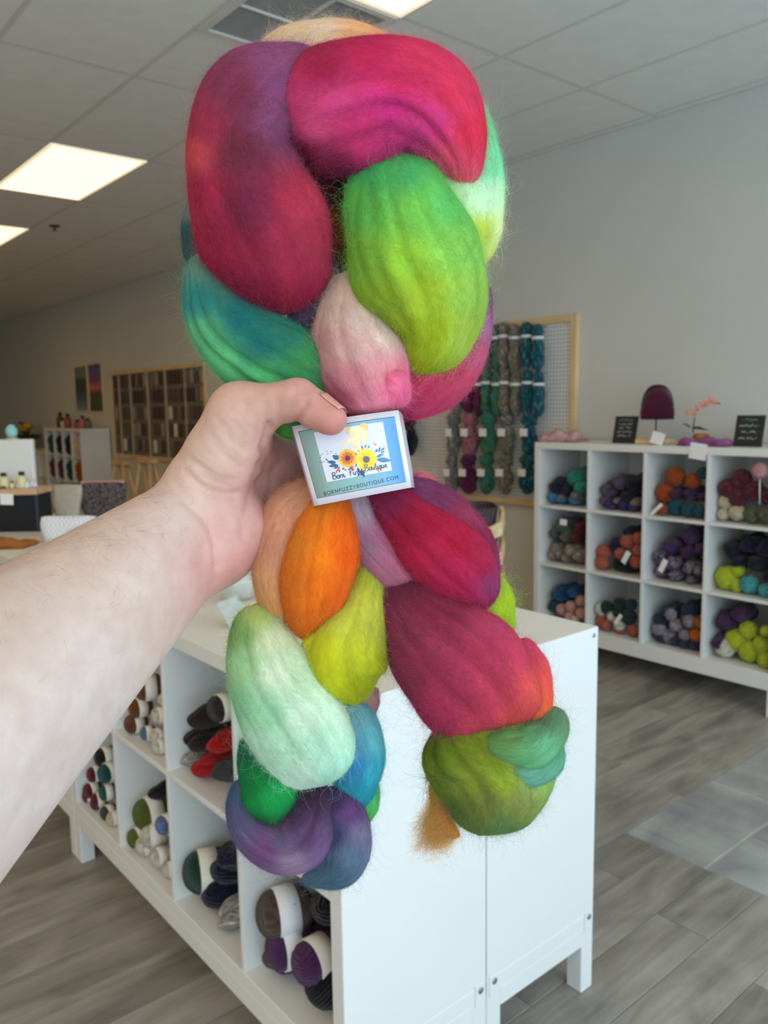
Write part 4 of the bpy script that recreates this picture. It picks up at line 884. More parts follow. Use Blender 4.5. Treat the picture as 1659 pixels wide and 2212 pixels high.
# ------------------------------------------------------------------ the person: bare left forearm and hand (one continuous skin)
def c3(px, py, d):
    return np.array([(px-CX)/F*d, -(py-CY)/F*d, d])          # x right, y up, z away from the lens
def cone_sdf(G, a, b, ra, rb):
    ba = b-a; l2 = ba@ba
    h = np.clip(((G-a)@ba)/l2, 0, 1)
    dx = G-a-h[..., None]*ba
    return np.sqrt((dx*dx).sum(-1))-(ra+(rb-ra)*h)
def smin(a, b, k):
    h = np.clip(k-np.abs(a-b), 0, None)/k
    return np.minimum(a, b)-h*h*k*0.25
TH_M, TH_I, TH_T = c3(516, 890, 0.478), c3(644, 862, 0.464), c3(712, 904, 0.455)
def arm_field(G):
    W1, W2, W0 = c3(407, 1093, 0.499), c3(440, 1184, 0.505), c3(420, 1140, 0.503)
    E1, E2, E0 = c3(-20, 1398, 0.365), c3(35, 1636, 0.372), c3(0, 1520, 0.362)
    ext = lambda e, w: e+0.42*(e-w)
    d = cone_sdf(G, W1, ext(E1, W1), 0.0185, 0.035)
    d = smin(d, cone_sdf(G, W2, ext(E2, W2), 0.0190, 0.031), 0.022)
    d = smin(d, cone_sdf(G, W0, ext(E0, W0), 0.0205, 0.042), 0.022)
    # palm: metacarpals, heel
    p = cone_sdf(G, c3(462, 1062, 0.512), c3(640, 985, 0.548), 0.0180, 0.0140)
    for a, b, ra, rb in ((c3(468, 1108, 0.515), c3(648, 1032, 0.552), .0175, .0135), (c3(470, 1148, 0.515), c3(640, 1078, 0.552), .0175, .013), (c3(476, 1180, 0.512), c3(618, 1122, 0.546), .0175, .0125)):
        p = smin(p, cone_sdf(G, a, b, ra, rb), 0.010)
    p = smin(p, cone_sdf(G, c3(486, 1176, 0.500), c3(530, 1140, 0.508), 0.0200, 0.0180), 0.012)
    d = smin(d, p, 0.024)
    # thumb: ball, metacarpal, two phalanges
    t = cone_sdf(G, c3(448, 1030, 0.492), TH_M, 0.0215, 0.0165)
    t = smin(t, cone_sdf(G, c3(492, 985, 0.487), c3(520, 935, 0.482), 0.0205, 0.0170), 0.012)
    d = smin(d, t, 0.016)
    d = smin(d, cone_sdf(G, TH_M, TH_I, 0.0150, 0.0112), 0.010)
    d = smin(d, cone_sdf(G, TH_I, TH_T, 0.0112, 0.0082), 0.005)
    d = smin(d, cone_sdf(G, TH_I+(TH_T-TH_I)*0.55, TH_T+(TH_T-TH_I)*0.05, 0.0098, 0.0080), 0.006)
    # web between thumb and palm
    d = smin(d, cone_sdf(G, c3(540, 960, 0.500), c3(600, 985, 0.535), 0.0120, 0.0120), 0.014)
    # four fingers closed round the back of the braid
    for i, (y, rr) in enumerate(((976, .0098), (1024, .0100), (1070, .0095), (1112, .0082))):
        a = c3(632, y+6, 0.552); b = c3(752-6*abs(i-1), y, 0.556); c = c3(822-10*abs(i-1), y+4, 0.546); e = c3(852-14*abs(i-1), y+10, 0.532)
        fg = smin(smin(cone_sdf(G, a, b, rr*1.15, rr), cone_sdf(G, b, c, rr, rr*0.92), 0.004), cone_sdf(G, c, e, rr*0.92, rr*0.8), 0.004)
        d = smin(d, fg, 0.0035)
    return d
def surface_nets(field, lo, hi, h):
    lo, hi = np.array(lo), np.array(hi)
    n = np.ceil((hi-lo)/h).astype(int)+1
    # coarse pass finds the blocks near the skin, fine values only there
    ax = [lo[i]+h*np.arange(n[i]) for i in range(3)]
    val = np.empty(n, np.float32)
    for k0 in range(0, n[0], 24):
        g = np.stack(np.meshgrid(ax[0][k0:k0+24], ax[1], ax[2], indexing='ij'), -1).astype(np.float32)
        val[k0:k0+24] = field(g)
    s = val < 0
    m = n-1
    cnt = np.zeros(m, np.int8); acc = np.zeros(tuple(m)+(3,), np.float32)
    for axis in range(3):
        oth = [a for a in range(3) if a != axis]
        sl0 = [slice(None)]*3; sl1 = [slice(None)]*3; sl0[axis] = slice(0, -1); sl1[axis] = slice(1, None)
        v0, v1 = val[tuple(sl0)], val[tuple(sl1)]
        cr = (v0 < 0) != (v1 < 0)
        tt = np.where(cr, v0/np.where(cr, v0-v1, 1), 0).astype(np.float32)
        for a in (0, 1):
            for b in (0, 1):
                sl = [slice(None)]*3
                sl[oth[0]] = slice(a, a+m[oth[0]]); sl[oth[1]] = slice(b, b+m[oth[1]])
                c = cr[tuple(sl)]; t = tt[tuple(sl)]
                cnt += c
                acc[..., axis] += t; acc[..., oth[0]] += c*a; acc[..., oth[1]] += c*b
    act = cnt > 0
    idx = -np.ones(m, np.int64); idx[act] = np.arange(act.sum())
    cells = np.argwhere(act)
    V = lo+h*(cells+acc[act]/cnt[act][:, None])
    Q = []
    for axis in range(3):
        o1, o2 = (axis+1) % 3, (axis+2) % 3
        sl0 = [slice(None)]*3; sl1 = [slice(None)]*3; sl0[axis] = slice(0, -1); sl1[axis] = slice(1, None)
        s0, s1 = s[tuple(sl0)], s[tuple(sl1)]
        e = np.argwhere(s0 != s1)
        e = e[(e[:, o1] > 0) & (e[:, o2] > 0) & (e[:, o1] < m[o1]) & (e[:, o2] < m[o2])]
        flip = s0[tuple(e.T)]
        def cell(da, db):
            q = e.copy(); q[:, o1] -= da; q[:, o2] -= db
            return idx[tuple(q.T)]
        q = np.stack([cell(1, 1), cell(0, 1), cell(0, 0), cell(1, 0)], 1)
        q[~flip] = q[~flip][:, ::-1]
        Q.append(q)
    return V, np.concatenate(Q)
SV, SQ = surface_nets(arm_field, (-0.335, -0.240, 0.285), (0.022, 0.085, 0.585), 0.0020)
# light smoothing of the net
def smooth(V, Q, it, lam=0.5):
    for _ in range(it):
        acc = np.zeros_like(V); cn = np.zeros(len(V))
        for a in range(4):
            for b in (1, 3):
                np.add.at(acc, Q[:, a], V[Q[:, (a+b) % 4]]); np.add.at(cn, Q[:, a], 1)
        V = V+lam*(acc/cn[:, None]-V)
    return V
SV = smooth(SV, SQ, 2)
def vnormals(V, Q):
    fn = np.cross(V[Q[:, 2]]-V[Q[:, 0]], V[Q[:, 3]]-V[Q[:, 1]])
    N = np.zeros_like(V)
    for a in range(4): np.add.at(N, Q[:, a], fn)
    return N/(np.linalg.norm(N, axis=1)[:, None]+1e-12)
SN = vnormals(SV, SQ)
if (SN[:, 2]*(SV[:, 2]-SV[:, 2].mean())).mean() < 0:
    SQ = SQ[:, ::-1]; SN = -SN
spx = CX+F*SV[:, 0]/SV[:, 2]; spy = CY-F*SV[:, 1]/SV[:, 2]
front = SN[:, 2] < 0.25
def crease(pts, depth, sg):
    """press a fold into the skin along a line"""
    global SV
    best = np.full(len(SV), 1e9)
    P = np.stack([spx, spy], 1)
    for a, b in zip(pts[:-1], pts[1:]):
        a = np.array(a, float); b = np.array(b, float); ba = b-a
        h = np.clip(((P-a)@ba)/(ba@ba), 0, 1)
        best = np.minimum(best, np.linalg.norm(P-a-h[:, None]*ba, axis=1))
    k = depth*(np.exp(-(best/sg)**2)-0.16*np.exp(-((best-2.2*sg)/(1.3*sg))**2))*front
    SV = SV-SN*k[:, None]
for pts, dp, sg in [
    ([(403, 1020), (440, 1056), (486, 1066), (512, 1064)], .0011, 6), ([(412, 992), (458, 1038), (497, 1050)], .0009, 6), ([(380, 1052), (412, 1093), (442, 1118), (463, 1166), (468, 1226)], .0011, 7),
    ([(430, 1000), (470, 1030), (505, 1036)], .0006, 5), ([(425, 1065), (460, 1080), (500, 1082)], .0006, 5), ([(455, 945), (485, 985), (512, 1005)], .0005, 6), ([(470, 905), (500, 950), (530, 975)], .0005, 6),
    ([(580, 918), (574, 945), (566, 965), (574, 990), (566, 1006)], .0018, 7), ([(606, 912), (598, 890), (602, 868)], .0005, 6), ([(582, 925), (570, 896), (574, 872)], .0006, 6), ([(641, 912), (648, 890), (662, 872)], .0016, 6),
    ([(556, 900), (548, 930), (556, 952)], .0007, 6), ([(560, 1000), (548, 1040), (536, 1090), (528, 1130)], .0010, 8), ([(590, 1010), (584, 1060), (574, 1110)], .0006, 7), ([(500, 1085), (520, 1120), (524, 1160)], .0005, 7),
    ([(520, 860), (530, 880), (526, 900)], .0005, 6), ([(630, 826), (640, 840), (636, 856)], .0005, 5)]:
    crease(pts, dp*1.25, sg)
for i in range(9):
    crease([(414+11*i, 990-13*i), (446+11*i, 1016-12*i), (474+11*i, 1030-11*i)], 0.00042, 4.5)
SV = smooth(SV, SQ, 1, 0.35)
SN = vnormals(SV, SQ)
def cam2w(V): return CAM+V[:, :1]*RIGHT+V[:, 1:2]*UP+V[:, 2:3]*FWD
person_o = CAM+(-0.112)*RIGHT+(-0.01)*UP+0.50*FWD
def skin_mat():
    nt = NT('skin')
    at_ = nt.n('ShaderNodeAttribute', attribute_name='skin_tone')
    tc = nt.n('ShaderNodeTexCoord')
    nz = nt.n('ShaderNodeTexNoise'); nz.inputs['Scale'].default_value = 95; nz.inputs['Detail'].default_value = 5
    nt.l(tc.outputs['Object'], nz.inputs['Vector'])
    r = ramp(nt, [(0.35, (0.93, 0.86, 0.84, 1)), (0.65, (1.04, 1.03, 1.03, 1))]); nt.l(nz.outputs['Fac'], r.inputs['Fac'])
    mx = nt.n('ShaderNodeMix', data_type='RGBA', blend_type='MULTIPLY'); mx.inputs['Factor'].default_value = 0.75
    nt.l(at_.outputs['Color'], mx.inputs['A']); nt.l(r.outputs['Color'], mx.inputs['B'])
    nt.l(mx.outputs['Result'], nt.b.inputs['Base Color'])
    b = nt.b
    b.inputs['Roughness'].default_value = 0.52; b.inputs['Specular IOR Level'].default_value = 0.38
    b.inputs['Subsurface Weight'].default_value = 0.22; b.inputs['Subsurface Radius'].default_value = (1.0, 0.42, 0.28); b.inputs['Subsurface Scale'].default_value = 0.004
    vo = nt.n('ShaderNodeTexVoronoi'); vo.inputs['Scale'].default_value = 420; vo.feature = 'DISTANCE_TO_EDGE'
    nt.l(tc.outputs['Object'], vo.inputs['Vector'])
    n2 = nt.n('ShaderNodeTexNoise'); n2.inputs['Scale'].default_value = 240; n2.inputs['Detail'].default_value = 5
    nt.l(tc.outputs['Object'], n2.inputs['Vector'])
    ad = nt.n('ShaderNodeMath', operation='MULTIPLY_ADD'); ad.inputs[1].default_value = 0.5
    nt.l(vo.outputs['Distance'], ad.inputs[0]); nt.l(n2.outputs['Fac'], ad.inputs[2])
    bp = nt.n('ShaderNodeBump'); bp.inputs['Strength'].default_value = 0.22; bp.inputs['Distance'].default_value = 0.0008
    nt.l(ad.outputs[0], bp.inputs['Height']); nt.l(bp.outputs['Normal'], b.inputs['Normal'])
    return nt.m
M_SKIN = skin_mat()
me = mesh_data('person', cam2w(SV)-person_o, SQ, M_SKIN, True)
spx = CX+F*SV[:, 0]/SV[:, 2]; spy = CY-F*SV[:, 1]/SV[:, 2]
tones = [(0, 1300, (222, 196, 180)), (0, 1700, (236, 214, 206)), (200, 1450, (236, 214, 206)), (200, 1180, (224, 194, 176)), (300, 1250, (234, 208, 196)), (380, 1120, (232, 204, 190)),  # upper forearm edge toned darker for shade; pinker palm is real skin colour
         (430, 1000, (228, 192, 174)), (480, 1180, (232, 180, 168)), (510, 1220, (228, 160, 150)), (520, 1100, (230, 180, 168)), (590, 1080, (222, 158, 148)), (480, 960, (228, 190, 172)), (540, 960, (228, 180, 164)),
         (520, 860, (226, 180, 160)), (600, 870, (228, 180, 164)), (650, 880, (222, 162, 148)), (720, 910, (220, 144, 132)), (610, 980, (214, 150, 140)), (-300, 1800, (236, 214, 206))]
cp = np.array([[a, b] for a, b, _ in tones], float); cc = np.array([s2l(c) for *_, c in tones])
wt = 1/(((np.stack([spx, spy], 1)[:, None]-cp[None])**2).sum(-1)+900)**1.6; wt /= wt.sum(1, keepdims=True)
c4 = np.ones((len(SV), 4), np.float32); c4[:, :3] = (wt@cc)*0.72*np.array([1.0, 0.985, 0.97])
me.color_attributes.new('skin_tone', 'FLOAT_COLOR', 'POINT').data.foreach_set('color', c4.ravel())
person = link('person', me, None, person_o)
tag(person, "person's bare left forearm and hand, thumb pressing the paper label on the braid", 'person')
# thumbnail
ax = TH_T-TH_I; Lx = np.linalg.norm(ax); ax = ax/Lx
dor = c3(742, 850, 0.462)-c3(690, 897, 0.458); dor = dor/np.linalg.norm(dor)+np.array([0, 0, -0.42]); dor -= (dor@ax)*ax; dor /= np.linalg.norm(dor)
sd = np.cross(ax, dor)
NV, NF = [], []
nu_, nv_ = 9, 11
for i in range(nu_):
    s = i/(nu_-1); along = Lx*(0.60+0.60*s); rr = 0.0108+(0.0084-0.0108)*min(1, along/Lx)+0.0007
    if along > Lx: rr = math.sqrt(max(0.0080**2-(along-Lx)**2, 1e-6))+0.0012
    for k in range(nv_):
        a = math.radians(-42+84*k/(nv_-1))*(1-0.12*(1-s)**2-0.14*s**3)
        dv = math.cos(a)*dor+math.sin(a)*sd; c0 = TH_I+ax*min(along, Lx*1.02)
        dv = dv*1.0+(ax*(along-Lx*1.02)/0.009 if along > Lx*1.02 else 0); dv = dv/np.linalg.norm(dv)
        rs = np.linspace(0.004, 0.018, 141); f_ = arm_field(c0[None]+rs[:, None]*dv[None])
        rr = rs[np.argmax(f_ > 0)]+0.0002
        NV.append(c0+rr*dv)
for i in range(nu_-1):
    for k in range(nv_-1): NF.append((i*nv_+k, i*nv_+k+1, (i+1)*nv_+k+1, (i+1)*nv_+k))
nm = mesh_data('thumbnail', cam2w(np.array(NV))-person_o, NF, plain((200, 138, 124), 0.3, var=0.03, name='nail', coat=0.2), True)
no = link('thumbnail', nm, person); md = no.modifiers.new('thick', 'SOLIDIFY'); md.thickness = 0.0003
no['label'] = 'glossy pink thumbnail'
# fine dark hairs on the forearm
rg = np.random.default_rng(9)
d_up = ((spx-0)*0.466+(spy-1225)*0.885)
pr = np.where((spx < 470) & (spx > -60) & (SN[:, 2] < 0.5) & (spy > 1000), np.exp(-np.maximum(d_up-10, 0)/95.0), 0)
pr[(spx > 400) & (spy < 1000)] = 0
pick = rg.choice(len(SV), 620, p=pr/pr.sum())
n = len(pick); m8 = 8
axA = c3(0, 1460, 0.36)-c3(420, 1130, 0.50); axA = -axA/np.linalg.norm(axA)
base = SV[pick]; nn = SN[pick]
dirv = -axA[None]*rg.uniform(-0.2, 0.9, n)[:, None]+np.array([0.0, 0.0, -0.1])+rg.normal(0, 0.45, (n, 3))
dirv = dirv-(dirv*nn).sum(1)[:, None]*nn; dirv /= np.linalg.norm(dirv, axis=1)[:, None]
ln = rg.uniform(0.005, 0.013, n)
s = np.linspace(0, 1, m8)[None, :, None]
side = np.cross(nn, dirv)
PH = base[:, None]+dirv[:, None]*ln[:, None, None]*s+nn[:, None]*(ln[:, None, None]*(0.10+0.28*rg.random(n)[:, None, None])*s*(1.25-s))+side[:, None]*(ln*rg.normal(0, 0.25, n))[:, None, None]*s**2
PW_ = CAM+PH[..., :1]*RIGHT+PH[..., 1:2]*UP+PH[..., 2:3]*FWD-person_o
hc = s2l((118, 88, 66))[None]*rg.uniform(0.7, 1.5, n)[:, None]
h = hair_object('arm_hair', person, PW_, hc, np.full(n, 0.000030), 0.2); h['kind'] = 'stuff'; h['label'] = 'fine brown hairs on the forearm'

# ------------------------------------------------------------------ paper label round the braid
# corners of the printed front in the photo, bent a little round the wool
LC = [(631, 921), (860, 886), (889, 1053), (680, 1093)]           # tl, tr, br, bl
LW, LH = 0.068, 0.047
ctr = at(765, 988, 0.4695)
def lab_axes():
    P = [at(x, y, d) for (x, y), d in zip(LC, (0.4715, 0.4715, 0.4715, 0.4715))]
    ux = ((P[1]-P[0])+(P[2]-P[3]))/2; vy = ((P[0]-P[3])+(P[1]-P[2]))/2
    return np.array(P), ux, vy
LP, UX, VY = lab_axes()
LN = np.cross(UX, VY); LN /= np.linalg.norm(LN)
if LN@FWD > 0: LN = -LN
def card(u, v, off=0.0):
    """u 0..1 left to right, v 0..1 bottom to top on the front; past the edges it wraps back round the wool"""
    uu = min(max(u, 0), 1)
    bl = LP[3]*(1-uu)+LP[2]*uu; tl = LP[0]*(1-uu)+LP[1]*uu
    p = bl*(1-v)+tl*v
    z = 0.0045*(1-(2*uu-1)**2)
    if u < 0 or u > 1:
        e = -u if u < 0 else u-1
        a = min(e*3.0, 1.2); out = -1 if u < 0 else 1
        p = p+UX*out*0.10*math.sin(a)*0.7; z -= 0.075*e*1.0+0.012*(1-math.cos(a))
    return p+LN*(z+off)
def pplain(rgb, *a, **k): return plain(tuple(int(c*f) for c, f in zip(rgb, (0.94, 0.93, 0.92))), *a, **k)
label = thing('paper_label', 'white and blue printed paper label band wrapped round the wool braid', 'label', ctr)
LO = np.array(ctr)
M_PAPER = pplain((222, 216, 226), 0.32, var=0.01, name='label_paper', coat=0.15)
V, Fc = [], []
us = [-0.34, -0.22, -0.12, -0.06, -0.02]+[i/16 for i in range(17)]+[1.02, 1.06, 1.12, 1.22, 1.34]
for off in (0.0, -0.0003):
    for u in us:
        for v in (0, 0.25, 0.5, 0.75, 1.0): V.append(card(u, v, off)-LO)
nu2 = len(us); half = nu2*5
for i in range(nu2-1):
    for k in range(4):
        a = i*5+k; Fc.append((a, a+5, a+6, a+1)); b = a+half; Fc.append((b, b+1, b+6, b+5))
for i in range(nu2-1):
    for k in (0, 4):
        a = i*5+k; Fc.append((a, a+half, a+5+half, a+5) if k == 0 else (a, a+5, a+5+half, a+half))
for k in range(4):
    Fc.append((k, k+1, k+1+half, k+half)); e = (nu2-1)*5+k; Fc.append((e, e+half, e+1+half, e+1))
mesh('paper_band', V, Fc, M_PAPER, label, True)
def patch(name, poly, mat, off, nseg=0, label_txt=None):
    """flat printed shape on the card; poly in card coordinates (u, v) fanned from its centre"""
    pts = []
    for a, b in zip(poly, poly[1:]+poly[:1]):
        ns = max(1, int(abs(a[0]-b[0])*18)) if nseg == 0 else nseg
        for i in range(ns): pts.append((a[0]+(b[0]-a[0])*i/ns, a[1]+(b[1]-a[1])*i/ns))
    c = (sum(p[0] for p in pts)/len(pts), sum(p[1] for p in pts)/len(pts))
    Vp = [card(*c, off)-LO]+[card(*p, off)-LO for p in pts]
    n = len(pts)
    o = mesh(name, Vp, [(0, 1+i, 1+(i+1) % n) for i in range(n)], mat, label)
    if label_txt: o['label'] = label_txt
    return o
def rect_patch(name, u0, u1, v0, v1, mat, off, label_txt=None, nu=18):
    Vp = []
    for i in range(nu+1):
        u = u0+(u1-u0)*i/nu
        Vp += [card(u, v0, off)-LO, card(u, v1, off)-LO]
    o = mesh(name, Vp, [(2*i, 2*i+2, 2*i+3, 2*i+1) for i in range(nu)], mat, label)
    if label_txt: o['label'] = label_txt
    uvl = o.data.uv_layers.new(name='card')
    for poly in o.data.polygons:
        for li in poly.loop_indices:
            vi = o.data.loops[li].vertex_index
            uvl.data[li].uv = ((vi//2)/nu, vi % 2)
    return o
def grad_mat(stops, name, rough=0.32):
    nt = NT(name); uv = nt.n('ShaderNodeUVMap', uv_map='card'); sp = nt.n('ShaderNodeSeparateXYZ')
    nt.l(uv.outputs['UV'], sp.inputs[0]); r = ramp(nt, [(p, lin(c)) for p, c in stops]); nt.l(sp.outputs['X'], r.inputs['Fac'])
    nt.l(r.outputs['Color'], nt.b.inputs['Base Color']); nt.b.inputs['Roughness'].default_value = rough; nt.b.inputs['Coat Weight'].default_value = 0.15
    return nt.m
rect_patch('printed_outline', 0.043, 0.957, 0.082, 0.926, pplain((40, 52, 62), 0.4, name='print_dark'), 0.00006)
rect_patch('blue_panel', 0.048, 0.957, 0.088, 0.918, grad_mat([(0, (112, 126, 114)), (0.14, (124, 148, 140)), (0.5, (118, 160, 166)), (0.78, (110, 158, 188)), (0.86, (96, 152, 210)), (1, (70, 134, 206))], 'print_blue_gradient'), 0.00012, 'blue green gradient print')
rect_patch('white_panel', 0.185, 0.838, 0.255, 0.878, pplain((222, 218, 230), 0.32, var=0.01, name='print_white'), 0.00018, 'white square of the logo')
# logo: pale watercolour puppy seen from behind, two flowers, leaves (local logo coordinates from the photo pixels)
TL_, TR_, BR_, BL_ = [np.array(c, float) for c in LC]
def uv_of(px, py):
    """inverse bilinear: photo pixel -> card coordinates"""
    u, v = 0.5, 0.5
    for _ in range(12):
        P = BL_*(1-u)*(1-v)+BR_*u*(1-v)+TL_*(1-u)*v+TR_*u*v
        du = -BL_*(1-v)+BR_*(1-v)-TL_*v+TR_*v; dv = -BL_*(1-u)-BR_*u+TL_*(1-u)+TR_*u
        A = np.array([[du[0], dv[0]], [du[1], dv[1]]]); s = np.linalg.solve(A, np.array([px, py])-P); u += s[0]; v += s[1]
    return float(u), float(v)
def zp(x, y): return (560+x/4.608, 820+y/4.608)       # zoomed crop -> photo pixel
def smooth_poly(pts, n=5):
    P = np.array(pts, float); out = []
    m_ = len(P)
    for i in range(m_):
        p0, p1, p2, p3 = P[i-1], P[i], P[(i+1) % m_], P[(i+2) % m_]
        for k in range(n):
            s_ = k/n
            out.append(tuple(0.5*((2*p1)+(-p0+p2)*s_+(2*p0-5*p1+4*p2-p3)*s_**2+(-p0+3*p1-3*p2+p3)*s_**3)))
    return out
def zpatch(name, zpts, mat, off, sm=True, lt=None):
    pts = smooth_poly(zpts) if sm else zpts
    return patch(name, [uv_of(*zp(*p)) for p in pts], mat, off, 1, lt)
M_PUP = pplain((244, 226, 178), 0.4, var=0.10, scale=220, name='print_puppy'); M_PUPE = pplain((232, 204, 140), 0.4, var=0.1, scale=220, name='print_puppy_edge')
zpatch('puppy_body', [(835, 715), (842, 650), (880, 600), (918, 570), (960, 590), (1040, 590), (1072, 610), (1080, 660), (1060, 720), (980, 745), (900, 740)], M_PUP, 0.00022, lt='cream watercolour puppy silhouette')
zpatch('puppy_head', [(895, 500), (925, 476), (1000, 480), (1050, 490), (1072, 530), (1076, 590), (1030, 620), (960, 625), (915, 590), (905, 540)], M_PUP, 0.00023)
zpatch('puppy_ear', [(866, 520), (874, 488), (900, 474), (914, 484), (900, 520), (884, 556), (868, 550)], M_PUPE, 0.00024)
zpatch('puppy_ear', [(1000, 466), (1016, 446), (1050, 440), (1080, 458), (1084, 500), (1064, 516), (1040, 490), (1012, 482)], M_PUPE, 0.00024)
def flower(cx, cy, r, n, colA, colB, colC, rc):
    ma = pplain(colA, 0.4, var=0.15, scale=300, name='print_petal'); mb = pplain(colB, 0.4, var=0.15, scale=300, name='print_petal_inner'); mc = pplain(colC, 0.4, var=0.2, scale=400, name='print_flower_eye')
    for i in range(n):
        a = 2*math.pi*i/n+0.2; c_, s_ = math.cos(a), math.sin(a)
        loc = [(0.1, -0.10), (0.6, -0.34), (0.95, -0.22), (1.02, 0.02), (0.95, 0.24), (0.6, 0.34), (0.1, 0.10)]
        zpatch('petal', [(cx+r*(x*c_-y*s_), cy+r*(x*s_+y*c_)) for x, y in loc], ma, 0.00028+i*0.000004)
    for i in range(n):
        a = 2*math.pi*i/n+0.2; c_, s_ = math.cos(a), math.sin(a)
        loc = [(0.1, -0.06), (0.62, -0.12), (0.72, 0.0), (0.62, 0.12), (0.1, 0.06)]
        zpatch('petal_streak', [(cx+r*(x*c_-y*s_), cy+r*(x*s_+y*c_)) for x, y in loc], mb, 0.00036)
    zpatch('flower_eye', [(cx+rc*math.cos(k*0.7854), cy+rc*math.sin(k*0.7854)) for k in range(8)], mc, 0.0004, lt='dark flower centre')
def leaf(x0, y0, x1, y1, w, mat, off=0.00026, nm='leaf'):
    d = np.array([x1-x0, y1-y0], float); L_ = np.linalg.norm(d); t_ = d/L_; n_ = np.array([-t_[1], t_[0]])
    P = [(x0, y0)]+[tuple(np.array([x0, y0])+t_*L_*s_+n_*w*k_) for s_, k_ in ((0.35, 0.9), (0.65, 0.8))]+[(x1, y1)]+[tuple(np.array([x0, y0])+t_*L_*s_-n_*w*k_) for s_, k_ in ((0.65, 0.8), (0.35, 0.9))]
    zpatch(nm, P, mat, off)
M_LT = pplain((22, 96, 142), 0.4, var=0.2, scale=300, name='print_leaf_teal'); M_LB = pplain((70, 130, 190), 0.4, var=0.2, scale=300, name='print_leaf_blue'); M_LR = pplain((196, 76, 44), 0.4, var=0.2, scale=300, name='print_leaf_red'); M_LO = pplain((240, 150, 40), 0.4, var=0.15, scale=300, name='print_leaf_orange'); M_LY = pplain((240, 214, 60), 0.4, var=0.15, scale=300, name='print_leaf_yellow')
for a in ((790, 800, 735, 758, 24), (770, 830, 680, 822, 18), (780, 850, 698, 868, 17), (790, 850, 752, 894, 15), (800, 790, 770, 756, 14), (690, 812, 662, 790, 6)): leaf(*a, M_LT)
for a in ((1170, 800, 1308, 808, 26), (1165, 778, 1240, 742, 14), (1160, 730, 1176, 694, 12), (1190, 730, 1204, 672, 10), (1210, 712, 1252, 680, 9), (1205, 728, 1254, 718, 9), (1030, 700, 1020, 660, 9), (1050, 690, 1068, 648, 8), (1080, 690, 1102, 660, 8), (1000, 740, 986, 706, 8), (970, 760, 960, 730, 7)): leaf(*a, M_LB)
for a in ((1000, 750, 1040, 690, 14), (985, 760, 1000, 700, 12), (1000, 850, 980, 880, 14)): leaf(*a, M_LY)
for a in ((780, 900, 810, 868, 9), (770, 912, 800, 902, 8), (800, 930, 806, 896, 8), (775, 935, 772, 910, 7), (900, 890, 940, 868, 16), (920, 910, 950, 890, 13)): leaf(*a, M_LR)
for a in ((1160, 900, 1200, 896, 12), (1180, 905, 1200, 930, 10), (1195, 885, 1215, 900, 10), (1136, 650, 1150, 632, 7), (1150, 652, 1170, 640, 7), (1150, 655, 1166, 662, 6), (930, 880, 955, 862, 9)): leaf(*a, M_LO)
for a in ((830, 900, 850, 880, 9), (850, 905, 870, 900, 8), (940, 840, 980, 800, 9), (960, 850, 1000, 830, 9), (980, 800, 1010, 784, 8), (1000, 860, 1040, 880, 16), (1010, 880, 1046, 900, 14), (980, 880, 1000, 930, 14), (1020, 900, 1020, 960, 16), (1000, 930, 990, 966, 10), (1030, 930, 1050, 976, 12), (960, 870, 972, 850, 7)): leaf(*a, M_LT)
flower(882, 788, 88, 12, (246, 184, 60), (226, 104, 24), (84, 30, 44), 26)
flower(1068, 800, 104, 12, (246, 220, 70), (250, 206, 30), (96, 96, 110), 34)
for x, y in ((676, 718), (686, 742), (720, 722), (768, 744), (636, 744), (618, 756), (614, 776), (608, 824), (630, 828), (650, 822)): leaf(x-6, y+5, x+6, y-5, 4, pplain((64, 72, 96), 0.5, name='print_speck'), nm='speck')
# hand lettering, drawn as pen strokes following the photo (crop coordinates)
def stroke(name, runs, w, mat, off, lt=None):
    Vp, Fp = [], []
    for run_ in runs:
        P = np.array(run_, float)
        if len(P) > 2:
            q = []
            for i in range(len(P)-1):
                p0, p1, p2, p3 = P[max(i-1, 0)], P[i], P[i+1], P[min(i+2, len(P)-1)]
                for k in range(5):
                    s_ = k/5; q.append(0.5*((2*p1)+(-p0+p2)*s_+(2*p0-5*p1+4*p2-p3)*s_**2+(-p0+3*p1-3*p2+p3)*s_**3))
            q.append(P[-1]); P = np.array(q)
        t_ = np.gradient(P, axis=0); t_ /= np.linalg.norm(t_, axis=1)[:, None]+1e-9
        b0 = len(Vp)
        for p, t2 in zip(P, t_):
            n_ = np.array([-t2[1], t2[0]])
            ww = w*(0.62+0.38*abs(t2[1]))
            for sg_ in (-1, 1): Vp.append(card(*uv_of(*zp(*(p+sg_*ww*n_))), off)-LO)
        for i in range(len(P)-1): Fp.append((b0+2*i, b0+2*i+2, b0+2*i+3, b0+2*i+1))
    o = mesh(name, Vp, Fp, mat, label)
    if lt: o['label'] = lt
    return o
